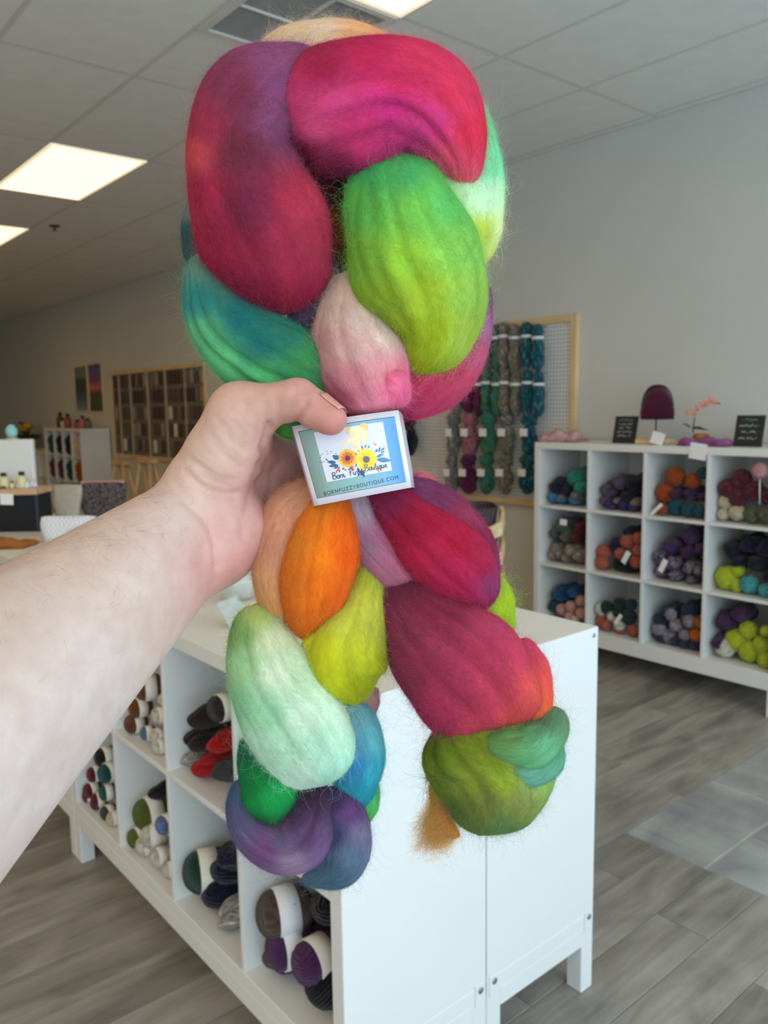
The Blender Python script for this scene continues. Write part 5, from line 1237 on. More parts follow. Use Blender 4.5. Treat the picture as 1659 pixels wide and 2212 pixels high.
# strokes in a word frame: x right along the slanted baseline, y up; letter height about 60 for capitals
def word(orig, ang, sc, glyphs):
    ca, sa = math.cos(ang), math.sin(ang); runs = []; x = 0
    for g in glyphs:
        adv, rs = GL[g]
        for r_ in rs:
            runs.append([(orig[0]+sc*((x+a)*ca+b*sa), orig[1]+sc*((x+a)*sa-b*ca)) for a, b in r_])
        x += adv
    return runs
GL = {
 'B': (44, [[(6, 66), (4, 30), (2, 0)], [(0, 58), (18, 70), (32, 60), (26, 42), (8, 34)], [(8, 34), (30, 32), (38, 16), (24, 0), (2, 2)]]),
 'o': (28, [[(20, 30), (8, 32), (2, 16), (8, 2), (20, 4), (24, 18), (18, 32), (28, 26)]]),
 'r': (22, [[(2, 30), (6, 16), (4, 0)], [(5, 18), (10, 30), (18, 32), (22, 26)]]),
 'n': (32, [[(2, 32), (5, 16), (4, 0)], [(5, 14), (12, 30), (20, 30), (20, 10), (24, 0), (34, 10)]]),
 'F': (40, [[(-4, 62), (14, 68), (40, 64)], [(14, 66), (14, 30), (8, 0)], [(2, 34), (28, 36)]]),
 'u': (30, [[(2, 32), (2, 12), (8, 0), (18, 6), (22, 30)], [(22, 30), (21, 8), (28, 2)]]),
 'z': (28, [[(2, 28), (14, 32), (22, 26), (8, 14), (20, 10), (16, -8), (4, -14)]]),
 'y': (30, [[(2, 32), (4, 14), (12, 8), (22, 30)], [(22, 30), (20, 0), (10, -18), (0, -12), (14, 0), (30, 8)]]),
 't': (20, [[(10, 60), (8, 20), (10, 2), (20, 4)], [(0, 40), (20, 42)]]),
 'i': (16, [[(6, 32), (5, 10), (10, 0), (16, 6)], [(8, 48), (9, 51)]]),
 'q': (30, [[(22, 28), (8, 30), (3, 14), (10, 2), (20, 10), (22, 30)], [(22, 30), (20, 0), (18, -26)], [(18, -4), (30, 8)]]),
 'e': (26, [[(4, 14), (20, 20), (16, 32), (4, 22), (6, 4), (16, 0), (28, 10)]]),
}
M_INK = pplain((20, 74, 104), 0.4, var=0.1, name='print_ink')
A1 = math.radians(-11.0)
stroke('script_lettering', word((738, 998), A1, 1.0, ['B', 'o', 'r', 'n']), 4.2, M_INK, 0.00046, 'flowing script lettering')
stroke('script_lettering', word((903, 962), A1, 1.0, ['F', 'u', 'z', 'z', 'y']), 4.0, M_INK, 0.00046)
stroke('script_lettering', word((1056, 918), A1, 1.0, ['B', 'o', 'u', 't', 'i', 'q', 'u', 'e']), 3.6, M_INK, 0.00046)
# block capitals below
cu = bpy.data.curves.new('web_address', 'FONT'); cu.body = 'BORNFUZZYBOUTIQUE.COM'; cu.size = 1.0; cu.space_character = 1.22
tmp = bpy.data.objects.new('web_address', cu); COL.objects.link(tmp)
dg = bpy.context.evaluated_depsgraph_get(); tm = bpy.data.meshes.new_from_object(tmp.evaluated_get(dg))
bpy.data.objects.remove(tmp, do_unlink=True)
co = np.zeros(len(tm.vertices)*3); tm.vertices.foreach_get('co', co); co = co.reshape(-1, 3)
x0_, x1_ = co[:, 0].min(), co[:, 0].max(); yb_, yt_ = 0.0, co[:, 1].max()
ua, va = uv_of(*zp(652, 1158)); ub, vb = uv_of(*zp(1386, 990)); _, vt = uv_of(*zp(646, 1120))
hgt_ = vt-va
for i, v in enumerate(tm.vertices):
    s_ = (v.co.x-x0_)/(x1_-x0_); q_ = (v.co.y-yb_)/(yt_-yb_)
    p_ = card(ua+(ub-ua)*s_, va+(vb-va)*s_+hgt_*q_, 0.0003)-LO
    v.co = Vector(p_.tolist())
tm.materials.clear(); tm.materials.append(pplain((34, 44, 60), 0.4, var=0.05, name='print_text')); tm.update()
o = link('web_address', tm, label); o['label'] = 'dark capital letters of a web address'
# ------------------------------------------------------------------ framed pegboards on the right wall
def peg_mat():
    nt = NT('white_pegboard')
    tc = nt.n('ShaderNodeTexCoord')
    mp = nt.n('ShaderNodeMapping'); mp.inputs['Scale'].default_value = (1/0.0254,)*3
    nt.l(tc.outputs['Object'], mp.inputs['Vector'])
    fr = nt.n('ShaderNodeVectorMath', operation='FRACTION'); nt.l(mp.outputs['Vector'], fr.inputs[0])
    sb = nt.n('ShaderNodeVectorMath', operation='SUBTRACT'); sb.inputs[1].default_value = (0.5, 0.5, 0.5); nt.l(fr.outputs[0], sb.inputs[0])
    ml = nt.n('ShaderNodeVectorMath', operation='MULTIPLY'); ml.inputs[1].default_value = (0, 1, 1); nt.l(sb.outputs[0], ml.inputs[0])
    ln = nt.n('ShaderNodeVectorMath', operation='LENGTH'); nt.l(ml.outputs[0], ln.inputs[0])
    r = ramp(nt, [(0.0, lin((60, 58, 56))), (0.16, lin((70, 68, 66))), (0.20, lin((222, 222, 220)))])
    nt.l(ln.outputs['Value'], r.inputs['Fac']); nt.l(r.outputs['Color'], nt.b.inputs['Base Color'])
    nt.b.inputs['Roughness'].default_value = 0.5
    return nt.m
M_PEG = peg_mat()
def framed_board(name, label, ya, yb, za, zb, mat, uprights=()):
    t = thing(name, label, 'pegboard', (XW, (ya+yb)/2, za)); yc = (ya+yb)/2
    h = zb-za; w = yb-ya
    box('board', (-0.012, -w/2+0.02, 0.02), (-0.004, w/2-0.02, h-0.02), mat, t, 0)
    for s in (-1, 1):
        y0 = s*w/2-(0.045 if s > 0 else 0)
        box('frame_bar', (-0.035, y0, 0), (-0.002, y0+0.045, h), M_PINEZ, t, 0.002)
    for z0 in (0, h-0.045):
        box('frame_bar', (-0.034, -w/2+0.045, z0), (-0.002, w/2-0.045, z0+0.045), M_PINE, t, 0.002)
    for y in uprights:
        box('upright', (-0.03, y-yc-0.010, 0.045), (-0.012, y-yc+0.010, h-0.045), plain((190, 178, 156), 0.6, name='rack_strip'), t, 0.002)
    return t
peg = framed_board('pegboard', 'white pegboard in a pine frame with hanks of yarn on its hooks', 3.118, 5.55, 0.83, 2.052, M_PEG)
hook_me = mesh_data('hook', *tube_geo([(0, 0, 0), (-0.10, 0, 0), (-0.125, 0, 0.006), (-0.135, 0, 0.02)], 0.003, 6), M_METAL, True)
COLN = [(1148, 'peacock'), (1100, 'mushroom variegated'), (1060, 'ocean variegated'), (1020, 'magenta wine'), (984, 'silver grey')]
ROWS = [(696, 802), (798, 898), (892, 984), (980, 1068)]
RW = ['top row', 'second row', 'third row', 'bottom row']
def hang(px, y0, y1, rp, col, lab, grp, xoff=0.0, tagcard_=False):
    xq = XW-0.098-xoff
    Pt = on(px, y0, 'x', xq); Pb = on(px, y1, 'x', xq)
    L = Pt[2]-Pb[2]; dist = (Pt-CAM)@FWD; r = rp*dist/F
    t = thing('hanging_hank', lab, 'yarn', (xq, Pt[1], Pb[2]), 0, grp)
    o = link('wound_yarn', random.choice(Y_HANK), t, (0, 0, L*0.37), (random.uniform(0, 6), math.radians(90), 0), (L*0.37, r*0.85, r)); set_mat(o, yarn_mat(YC[col]))
    o = link('top_loop', random.choice(Y_HANK), t, (0, 0, L*0.84), (random.uniform(0, 6), math.radians(90), 0), (L*0.17, r*0.75, r*0.88)); set_mat(o, yarn_mat(YC[col]))
    if tagcard_:
        box('hang_tag', (-r-0.002, -r*0.55, L*0.46), (-r, r*0.5, L*0.64), M_CARD, t, 0)
    else:
        o = link('label_band', Y_BAND, t, (0, 0, L*0.71), (math.radians(90), 0, 0), (r*0.80, r*0.62, r*0.90)); set_mat(o, M_BANDW)
    hk = link('hook', hook_me, peg, (xq-XW+0.075 if False else -0.008, Pt[1]-(3.118+5.55)/2, Pt[2]-0.012-0.83))
for ci, (px, col) in enumerate(COLN):
    for ri, (ya, yb) in enumerate(ROWS):
        grp = 'hanks of yarn on the pegboard'
        if ci == 4 and ri == 0: continue
        sh = {0: 0, 1: 2, 2: -4, 3: -8}[ri]+(2 if ci == 0 and ri < 2 else 0)
        c2 = 'rose variegated' if (ci, ri) == (3, 2) else col
        if ri < 2 and ci < 4:
            hang(px-12+sh, ya, yb, 15, c2, f'{c2} hank hanging in the {RW[ri]} of the pegboard, left of the pair', grp)
            hang(px+12+sh, ya+4, yb+2, 15, c2, f'{c2} hank hanging in the {RW[ri]} of the pegboard, right of the pair', grp, 0.0)
        else:
            hang(px+sh, ya, yb, 20 if ci < 4 else 17, c2, f'{c2} hank with white tag in the {RW[ri]} of the pegboard', grp, 0, True)
hang(884, 896, 985, 19, 'deep navy', 'navy hank hanging on the pegboard just right of the paper label', 'hanks of yarn on the pegboard', 0, True)

rack = framed_board('pegboard', 'dark accessory wall in a pine frame far back, hung with packets', 7.93, 10.55, 0.90, 2.005, plain((120, 110, 98), 0.8, name='rack_backing'), (8.42, 8.92, 9.42, 9.92, 10.28))
pk = [box_me('hanging_packet', (-0.018, -0.04, -0.15), (-0.004, 0.04, 0.0), plain(c, 0.45, var=0.25, scale=30, name='packet'), 0.002) for c in ((96, 76, 68), (120, 106, 96), (74, 58, 54), (150, 140, 130), (214, 206, 192))]
packets = []
for r in range(5):
    for k in range(22):
        y = 8.02+k*0.113
        if min(abs(y-u) for u in (8.42, 8.92, 9.42, 9.92, 10.28)) < 0.045: continue
        w = 4 if (r, k) in ((2, 17), (3, 6), (3, 12), (4, 19), (4, 11), (2, 7)) else random.choice((0, 0, 1, 2, 2, 3))
        z = 1.945-r*0.2
        packets.append((r, y, z, w))
OR2 = 'first second third fourth fifth sixth seventh eighth ninth tenth eleventh twelfth thirteenth fourteenth fifteenth sixteenth seventeenth eighteenth nineteenth twentieth'.split()
RK = ['top', 'second', 'third', 'fourth', 'bottom']
for r in range(5):
    for i, (_, y, z, w) in enumerate(sorted([p for p in packets if p[0] == r], key=lambda p: -p[1])):
        tag(link('hanging_packet', pk[w], None, (XW-0.012, y, z)), f"small {'pale' if w == 4 else 'dark'} packet, {RK[r]} row, {OR2[i]} from the left, on the pine-framed accessory wall", 'packet', 'packets on the accessory wall')

# two tall posters
def poster(label, ya, yb, za, zb, stops):
    nt = NT('poster_print'); tc = nt.n('ShaderNodeTexCoord'); sp = nt.n('ShaderNodeSeparateXYZ'); nt.l(tc.outputs['Generated'], sp.inputs[0])
    nz = nt.n('ShaderNodeTexNoise'); nz.inputs['Scale'].default_value = 9; nt.l(tc.outputs['Generated'], nz.inputs['Vector'])
    ad = nt.n('ShaderNodeMath', operation='MULTIPLY_ADD'); ad.inputs[1].default_value = 0.16; nt.l(nz.outputs['Fac'], ad.inputs[0]); nt.l(sp.outputs['Z'], ad.inputs[2])
    sb = nt.n('ShaderNodeMath', operation='SUBTRACT'); sb.inputs[1].default_value = 0.08; nt.l(ad.outputs[0], sb.inputs[0])
    r = ramp(nt, [(p, lin(c)) for p, c in stops]); nt.l(sb.outputs[0], r.inputs['Fac']); nt.l(r.outputs['Color'], nt.b.inputs['Base Color']); nt.b.inputs['Roughness'].default_value = 0.5
    t = thing('poster', label, 'poster', (XW, (ya+yb)/2, za), group='posters'); w = yb-ya; h = zb-za
    box('print', (-0.012, -w/2+0.012, 0.012), (-0.004, w/2-0.012, h-0.012), nt.m, t, 0)
    boxes('edge', [((-0.016, -w/2, 0), (-0.002, -w/2+0.014, h)), ((-0.016, w/2-0.014, 0), (-0.002, w/2, h)), ((-0.016, -w/2+0.014, 0), (-0.002, w/2-0.014, 0.014)), ((-0.016, -w/2+0.014, h-0.014), (-0.002, w/2-0.014, h))], M_PINEZ, t)
poster('tall poster of a grey winter river, left of the two posters', 11.42, 11.90, 1.50, 2.14, [(0, (120, 160, 170)), (0.25, (80, 104, 116)), (0.45, (70, 66, 64)), (0.7, (66, 62, 60)), (0.78, (120, 130, 124)), (1, (108, 118, 122))])
poster('tall poster of a purple sunset over green grass, right of the two posters', 10.87, 11.36, 1.49, 2.15, [(0, (60, 80, 36)), (0.28, (76, 92, 44)), (0.38, (110, 50, 66)), (0.5, (206, 120, 100)), (0.66, (130, 60, 110)), (0.85, (90, 90, 160)), (1, (116, 60, 130))])

# stock in the far cube shelf
B = {(0, 3): [('teal', 0.09)], (0, 2): [('black', 0.10)], (0, 1): [('deep navy', 0.09)], (0, 0): [('cream', 0.08)], (1, 3): [('wine', 0.09)], (1, 2): [('magenta wine', 0.08)], (1, 1): [('dark teal', 0.09)], (1, 0): [('rust orange', 0.09)]}
for (r, c), L in B.items():
    ya, yb, za, zb = BGK[(r, c)]
    for col, rr in L:
        for s in (-1, 1):
            o = link('yarn_hank', Y_HANK[0], None, (3.80+0.09, (ya+yb)/2+s*0.082, za+0.142), (0, math.radians(90), 0), (0.14, 0.08, 0.08)); set_mat(o, yarn_mat(YC[col]))
            tag(o, f"{'left' if s > 0 else 'right'} {col} hank standing in the far cube shelf, {RN[r]}", 'yarn', 'hanks in the far cube shelf')
def bottle(x, y, z, h, r, col, cap, label, grp=None, neck=0.35):
    t = thing('bottle', label, 'bottle', (x, y, z), 0, grp)
    link('bottle_body', lathe_me('bottle_body', [(0, 0), (r*0.92, 0), (r, h*0.04), (r, h*0.55), (r*0.85, h*0.68), (r*neck, h*0.76), (r*neck, h*0.80), (0, h*0.80)], plain(col, 0.35, name='bottle_glaze'), 20), t)
    link('cap', lathe_me('cap', [(0, h*0.78), (r*neck*1.5, h*0.78), (r*neck*1.5, h*0.97), (r*neck*1.1, h), (0, h)], plain(cap, 0.4, name='bottle_cap'), 16), t)
for px, col, h, lab in ((131, (70, 60, 54), 0.22, 'dark bottle on the far cube shelf, leftmost on its top'), (139, (206, 196, 180), 0.13, 'cream jar on the far cube shelf top'), (147, (150, 78, 60), 0.20, 'rust coloured bottle on the far cube shelf top'), (168, (160, 84, 88), 0.12, 'rose jar on the far cube shelf top'), (179, (196, 120, 116), 0.17, 'pink bottle on the far cube shelf top'), (190, (110, 100, 94), 0.14, 'grey jar at the right end of the far cube shelf top')):
    P = on(px, 922, 'x', 3.98); bottle(3.98, P[1], 1.275, h, 0.05, col, (60, 54, 50), lab, 'bottles and jars on the far cube shelf')
# flowers in a basket on the low far shelf
P = on(62, 975, 'x', 3.97)
t = thing('flower_basket', 'woven basket of yellow flowers and greenery at the far left', 'flower basket', (3.97, P[1], 0.93))
link('basket', lathe_me('basket', [(0, 0), (0.12, 0), (0.16, 0.14), (0.165, 0.16), (0.15, 0.16), (0.11, 0.02), (0, 0.02)], plain((176, 160, 126), 0.8, bump=0.6, bscale=90, name='wicker'), 20), t)
rg = np.random.default_rng(3)
leafm = plain((70, 84, 40), 0.6, var=0.3, name='leaf_green')
for i in range(26):
    a = rg.uniform(0, 6.28); l = rg.uniform(0.16, 0.34); e = rg.uniform(0.2, 0.9)
    d = np.array([math.cos(a)*math.cos(e), math.sin(a)*math.cos(e), math.sin(e)]); sd_ = np.array([-math.sin(a), math.cos(a), 0])
    b0 = np.array([0, 0, 0.14])+d*0.03
    Vv = [b0, b0+d*l*0.4+sd_*0.022+(0, 0, 0.01), b0+d*l-(0, 0, 0.06), b0+d*l*0.4-sd_*0.022+(0, 0, 0.01)]
    mesh('leaf', Vv, [(0, 1, 2), (0, 2, 3)], leafm, t)
fy = plain((226, 176, 20), 0.6, var=0.2, name='flower_yellow'); fr_ = plain((160, 70, 44), 0.6, var=0.2, name='flower_rust')
for i, (dx, dy, dz, r_, mt) in enumerate(((0.0, 0.06, 0.32, 0.085, fy), (0, -0.04, 0.36, 0.08, fy), (0.02, 0.17, 0.34, 0.05, fr_), (0.0, 0.28, 0.40, 0.045, fr_))):
    link('flower_head', grid_me('flower_head', lambda q, a: (r_*(1+0.18*math.sin(7*a+9*q))*math.sin(math.pi*q)*math.cos(a), r_*(1+0.18*math.sin(7*a+9*q))*math.sin(math.pi*q)*math.sin(a), -0.6*r_*math.cos(math.pi*q)), 8, 18, mt), t, (dx, dy, dz))
    tube('stem', [(0, dy*0.2, 0.1), (dx, dy, dz)], 0.005, leafm, t, 6)
# pine trestle stands below the accessory wall
def trestle(px, py, label):
    P = on(px, py, 'x', 3.85); z1 = P[2]
    t = thing('display_trestle', label, 'trestle', (3.85, P[1], 0), group='pine trestles')
    for s in (-1, 1):
        for q in (-1, 1):
            tube('leg', [(q*0.14, s*0.30, 0.01), (q*0.02, s*0.13, z1)], 0.022, M_PINEZ, t, 6)
    box('top_rail', (-0.05, -0.19, z1-0.02), (0.05, 0.19, z1+0.03), M_PINE, t, 0.004)
    box('cross_rail', (-0.10, -0.22, z1*0.55), (-0.06, 0.22, z1*0.55+0.05), M_PINE, t, 0.003)
trestle(262, 1000, 'pale pine trestle stand in front of the accessory wall, farther one')
trestle(318, 996, 'pale pine trestle stand in front of the accessory wall, nearer one')

# ------------------------------------------------------------------ things on top of the wall shelf
XT = 3.93
def top_y(px): return on(px, 955, 'x', XT)[1]
def soft_pack(name, label, cat, x, y, z, lx, ly, h, mat, seed, rz=0.0):
    rg = np.random.default_rng(seed); n = 14; V = []; Fc = []
    ph = rg.uniform(0, 6, 6)
    for i in range(n+1):
        for k in range(n+1):
            u, v = i/n*2-1, k/n*2-1
            e = (1-abs(u)**4)*(1-abs(v)**4)
            zz = h*max(e, 0.0)**0.5*(0.62+0.22*math.sin(5*u+ph[0]+2*v)+0.2*math.sin(6*v+ph[1]-3*u)+0.12*math.sin(11*(u+v)+ph[2]))
            V.append((u*lx/2*(1+0.04*math.sin(4*v+ph[3])), v*ly/2*(1+0.04*math.sin(4*u+ph[4])), max(zz, 0.001)))
    for i in range(n):
        for k in range(n): a = i*(n+1)+k; Fc.append((a, a+n+1, a+n+2, a+1))
    b = len(V)
    V += [(v[0], v[1], 0.0) for v in V]
    for i in range(n):
        for k in range(n): a = b+i*(n+1)+k; Fc.append((a, a+1, a+n+2, a+n+1))
    rim = [i*(n+1) for i in range(n)]+[n*(n+1)+k for k in range(n)]+[i*(n+1)+n for i in range(n, 0, -1)]+[k for k in range(n, 0, -1)]
    for q in range(len(rim)):
        a, c = rim[q], rim[(q+1) % len(rim)]; Fc.append((a, c, c+b, a+b))
    return tag(mesh(name, V, Fc, mat, None, True, (x, y, z), (0, 0, rz)), label, cat)
soft_pack('folded_lace', 'folded dusty pink lace piece at the left end of the wall shelf top', 'lace', XT, top_y(1218), HU, 0.20, 0.25, 0.075, plain((206, 160, 166), 0.5, var=0.25, scale=40, bump=0.6, bscale=120, name='pink_lace'), 1)
soft_pack('folded_scarf', 'folded shiny purple scarf in front of the orchid pot', 'scarf', XT-0.03, top_y(1532), HU, 0.15, 0.27, 0.05, plain((150, 80, 140), 0.3, var=0.3, scale=30, bump=0.5, bscale=90, name='purple_satin'), 2)
def chalk_sign(px0, px1, ytop, label, nl, seed):
    ya, yb = top_y(px1), top_y(px0); w = yb-ya; z1 = on((px0+px1)/2, ytop, 'x', XT+0.03)[2]; h = z1-HU
    t = thing('chalkboard_sign', label, 'sign', (XT, (ya+yb)/2, HU), group='small chalkboard signs')
    tl = 0.22                                    # lean
    def pt(y, z, off=0.0): return (tl*z-off, y, z)
    V = [pt(-w/2, 0), pt(w/2, 0), pt(w/2, h), pt(-w/2, h)]
    V += [(v[0]+0.01, v[1], v[2]) for v in V]
    mesh('board', V, [(3, 2, 1, 0), (4, 5, 6, 7), (0, 1, 5, 4), (1, 2, 6, 5), (2, 3, 7, 6), (3, 0, 4, 7)], plain((38, 38, 38), 0.75, var=0.12, scale=20, name='chalkboard_black'), t)
    mesh('prop', [(tl*h*0.8+0.01, -0.02, h*0.8), (tl*h*0.8+0.01, 0.02, h*0.8), (tl*h*0.8+0.07, 0.02, 0), (tl*h*0.8+0.07, -0.02, 0), (tl*h*0.8+0.015, -0.02, h*0.8), (tl*h*0.8+0.015, 0.02, h*0.8), (tl*h*0.8+0.075, 0.02, 0), (tl*h*0.8+0.075, -0.02, 0)],
         [(0, 1, 2, 3), (7, 6, 5, 4), (0, 4, 5, 1), (1, 5, 6, 2), (2, 6, 7, 3), (3, 7, 4, 0)], M_BLACK, t)
    rg = np.random.default_rng(seed)
    for i in range(nl):
        zc = h*(0.86-i*0.62/max(1, nl-1)*0.95); ww = w*(0.38 if i else 0.34)*rg.uniform(0.7, 1.0); x = -ww; pts = []
        hh = h*0.035
        while x < ww:
            pts.append((x, zc+rg.uniform(-hh, hh))); x += w*0.022
            if rg.random() < 0.13: pts.append(None); x += w*0.03
        Vv, Ff = [], []
        for p, q in zip(pts[:-1], pts[1:]):
            if p is None or q is None: continue
            b = len(Vv); t2 = 0.0018
            for (yy, zz), s in ((p, -1), (p, 1), (q, 1), (q, -1)): Vv.append(pt(-yy, zz+s*t2, 0.0012))
            Ff.append((b, b+1, b+2, b+3))
        mesh('chalk_line', Vv, Ff, plain((110, 170, 160) if i == 0 else (196, 196, 200), 0.9, name='chalk'), t)
chalk_sign(1322, 1370, 899, 'small black chalkboard sign left of the knitted hat', 5, 4)
chalk_sign(1583, 1644, 897, 'small black chalkboard sign right of the orchid', 4, 5)
# knitted hat on a wooden stand
yh = top_y(1416)
t = thing('hat_stand', 'pale wooden stand with a thin rod under the knitted hat', 'stand', (XT, yh, HU))
box('base', (-0.05, -0.098, 0), (0.05, 0.098, 0.03), M_PINE, t, 0.006)
tube('rod', [(0, 0, 0.03), (0, 0, 0.15)], 0.004, M_BLACK, t, 8)
zh = on(1422, 906, 'x', XT)[2]
def hat(q, a):
    ang = q*math.pi*0.5
    rib = 1+0.025*math.cos(22*a)*(0.3 if q < 0.75 else 1)
    if q < 0.72: r = 0.084*math.sin(q/0.72*math.pi/2)**0.8; z = 0.185-0.125*(1-math.cos(q/0.72*math.pi/2))
    else: r = 0.084+0.002*math.sin((q-0.72)/0.28*math.pi); z = 0.06-0.06*(q-0.72)/0.28
    return r*rib, z
V, Fc = [], []
nq, na = 22, 66
for i in range(nq+1):
    for k in range(na):
        a = 2*math.pi*k/na; r, z = hat(max(i/nq, 0.01), a); V.append((r*math.cos(a), r*math.sin(a)*1.0, z))
for i in range(nq):
    for k in range(na): c, d = i*na+k, i*na+(k+1) % na; Fc.append((c, c+na, d+na, d))
Fc.append(tuple(range(na)))
th = thing('knitted_hat', 'dark burgundy knitted beanie on the wooden stand', 'hat', (XT, yh-0.005, zh))
ho = mesh('crown', V, Fc, yarn_mat([(92, 28, 56), (70, 20, 44)]), th, True)
sol = ho.modifiers.new('thick', 'SOLIDIFY'); sol.thickness = 0.004
zt = on(1421, 932, 'x', XT-0.09)[2]
o = box('price_tag', (-0.001, -0.038, -0.032), (0.001, 0.038, 0.032), M_CARD, None, 0, 1, (XT-0.09, on(1421, 932, 'x', XT-0.09)[1], HU+0.036), (0.25, 0.15, 0)); tag(o, 'white price tag hanging below the knitted hat', 'tag')
P = on(1508, 975, 'x', XU-0.003)
o = box('price_tag', (-0.0012, -0.045, -0.04), (0.0, 0.045, 0.04), M_CARD, None, 0, 1, tuple(P), (0.12, 0, 0)); tag(o, 'white card taped to the front edge of the wall shelf top', 'tag')
# orchid
yo = top_y(1497)
t = thing('orchid', 'coral pink orchid in a small copper pot on the wall shelf', 'potted orchid', (XT+0.08, yo, HU))
link('pot', lathe_me('pot', [(0, 0), (0.034, 0), (0.043, 0.02), (0.042, 0.045), (0.038, 0.056), (0.034, 0.056), (0.03, 0.045), (0, 0.045)], plain((196, 118, 52), 0.25, metal=0.6, name='copper'), 24), t)
def opt(px, py): P = on(px, py, 'x', XT+0.08); return P-np.array([XT+0.08, yo, HU])
M_STEM = plain((58, 78, 48), 0.5, name='stem_green')
tube('stem', [opt(1497, 935), opt(1499, 912), opt(1503, 890), opt(1516, 878), opt(1535, 868), opt(1556, 872)], 0.0035, M_STEM, t, 6)
for s, (ex, ey) in ((0, (1472, 915)), (1, (1534, 930)), (2, (1520, 925))):
    a, b = opt(1497, 926), opt(ex, ey); mid = (a+b)/2+np.array([-0.02, 0, 0.012]); w_ = np.array([0.02, 0, 0])
    mesh('leaf', [a, mid+w_, b, mid-w_], [(0, 1, 2), (0, 2, 3)], M_STEM, t)
M_ORC = plain((240, 158, 142), 0.5, var=0.2, scale=60, name='orchid_petal')
for px, py in ((1489, 889), (1504, 894), (1511, 880), (1521, 874), (1531, 872), (1540, 864), (1546, 868)):
    c = opt(px, py)+np.array([-0.012, 0, 0]); V = [c+np.array([-0.004, 0, 0])]; Fc = []
    for k in range(5):
        a = 2*math.pi*k/5+px
        for da, r_ in ((-0.5, 0.012), (-0.22, 0.021), (0.22, 0.021), (0.5, 0.012)): V.append(c+np.array([0.003*math.sin(k), r_*math.cos(a+da), r_*math.sin(a+da)]))
        b = 1+4*k; Fc += [(0, b, b+1), (0, b+1, b+2), (0, b+2, b+3)]
    mesh('flower', V, Fc, M_ORC, t)
# pink fibre ball on a stick in the last cube
P = on(1642, 1017, 'x', XU+0.03)
t = thing('lollipop_pompom', 'dusty pink wool ball on a thin white stick, top row fourth cube', 'wool ball', P)
r_ = 18*((P-CAM)@FWD)/F
o = link('wool_ball', Y_BALL[1], t, (0, 0, 0), (0.4, 0.6, 0), (r_, r_, r_)); set_mat(o, yarn_mat([(226, 168, 170), (206, 140, 146)]))
tube('stick', [(0, 0, -r_*0.9), (0.01, 0, -0.16)], 0.003, M_CARD, t, 6)

# ------------------------------------------------------------------ tiered basket cart behind the island
Pc = at(1000, 1150, 3.35); zc0 = at(1000, 1090, 3.35)[2]
t = thing('basket_stand', 'stack of black baskets in pale wooden carriers behind the island', 'basket stand', (Pc[0], Pc[1], 0), -YAW)
M_WICK = plain((34, 36, 42), 0.55, bump=0.5, bscale=140, name='black_wicker')
for i in range(5):
    z1 = zc0-i*0.118; w, d, hh = 0.136, 0.13, 0.095
    V = []; Fc = []
    for z, e in ((z1-hh, 0.90), (z1, 1.0), (z1, 0.95), (z1-hh+0.008, 0.86)):
        for k in range(24):
            a = 2*math.pi*k/24; c_, s_ = math.cos(a), math.sin(a); q = (abs(c_)**5+abs(s_)**5)**-0.2
            V.append((w*e*q*c_, d*e*q*s_, z))
    for j_ in range(3):
        for k in range(24): a, b = j_*24+k, j_*24+(k+1) % 24; Fc.append((a, b, b+24, a+24))
    Fc.append(tuple(range(24))[::-1]); Fc.append(tuple(72+k for k in range(24)))
    mesh('basket', V, Fc, M_WICK, t, False)
    zb_ = z1-0.096
    V, Fc = [], []
    path = [(-0.168, 0.02, zb_+0.060), (-0.164, -0.06, zb_+0.048), (-0.146, -0.12, zb_+0.014), (-0.10, -0.152, zb_), (0.10, -0.152, zb_), (0.146, -0.12, zb_+0.014), (0.164, -0.06, zb_+0.048), (0.168, 0.02, zb_+0.060)]
    for (x, y, z) in path:
        n_ = np.array([x, y, 0]); n_ = n_/np.linalg.norm(n_)
        for dz_, e in ((-0.026, 0.0), (0.026, 0.0), (0.026, -0.014), (-0.026, -0.014)): V.append((x+n_[0]*e, y+n_[1]*e, z+dz_))
    for j_ in range(len(path)-1):
        for k in range(4): a, b = j_*4+k, j_*4+(k+1) % 4; Fc.append((a, b, b+4, a+4))
    Fc += [(3, 2, 1, 0), tuple(len(V)-4+k for k in range(4))]
    mesh('wooden_carrier', V, Fc, M_PINE, t)
box('pedestal', (-0.12, -0.11, 0), (0.12, 0.11, zc0-5*0.118+0.012), M_PINEZ, t, 0.006)

# ------------------------------------------------------------------ things on the island top
def glassm(rgb=(225, 232, 228), rough=0.08, name='clear_plastic', alpha=0.45):
    nt = NT(name); b = nt.b
    b.inputs['Base Color'].default_value = lin(rgb); b.inputs['Roughness'].default_value = rough
    b.inputs['Transmission Weight'].default_value = 0.0; b.inputs['Alpha'].default_value = alpha; b.inputs['Specular IOR Level'].default_value = 0.7
    return nt.m
P = on(515, 1305, 'z', HI)
t = thing('glass_bowl', 'clear glass bowl of shiny notions on the island top', 'bowl', (P[0]+0.03, P[1]+0.05, HI))
link('bowl', lathe_me('bowl', [(0, 0), (0.03, 0), (0.05, 0.015), (0.062, 0.045), (0.064, 0.08), (0.060, 0.08), (0.057, 0.045), (0.045, 0.018), (0, 0.008)], glassm(), 28), t)
rg = np.random.default_rng(8)
for i in range(18):
    a = rg.uniform(0, 6.28); q = rg.uniform(0, 0.042); z = rg.uniform(0.018, 0.06)
    link('notion', lathe_me('notion', [(0, 0), (0.012, 0), (0.012, 0.004), (0, 0.005)], plain((190, 196, 190) if i % 3 else (120, 128, 120), 0.2, metal=0.7, name='shiny_notion'), 10), t, (q*math.cos(a), q*math.sin(a), z), (rg.uniform(0, 2), rg.uniform(0, 2), 0))
P = on(520, 1350, 'z', HI)
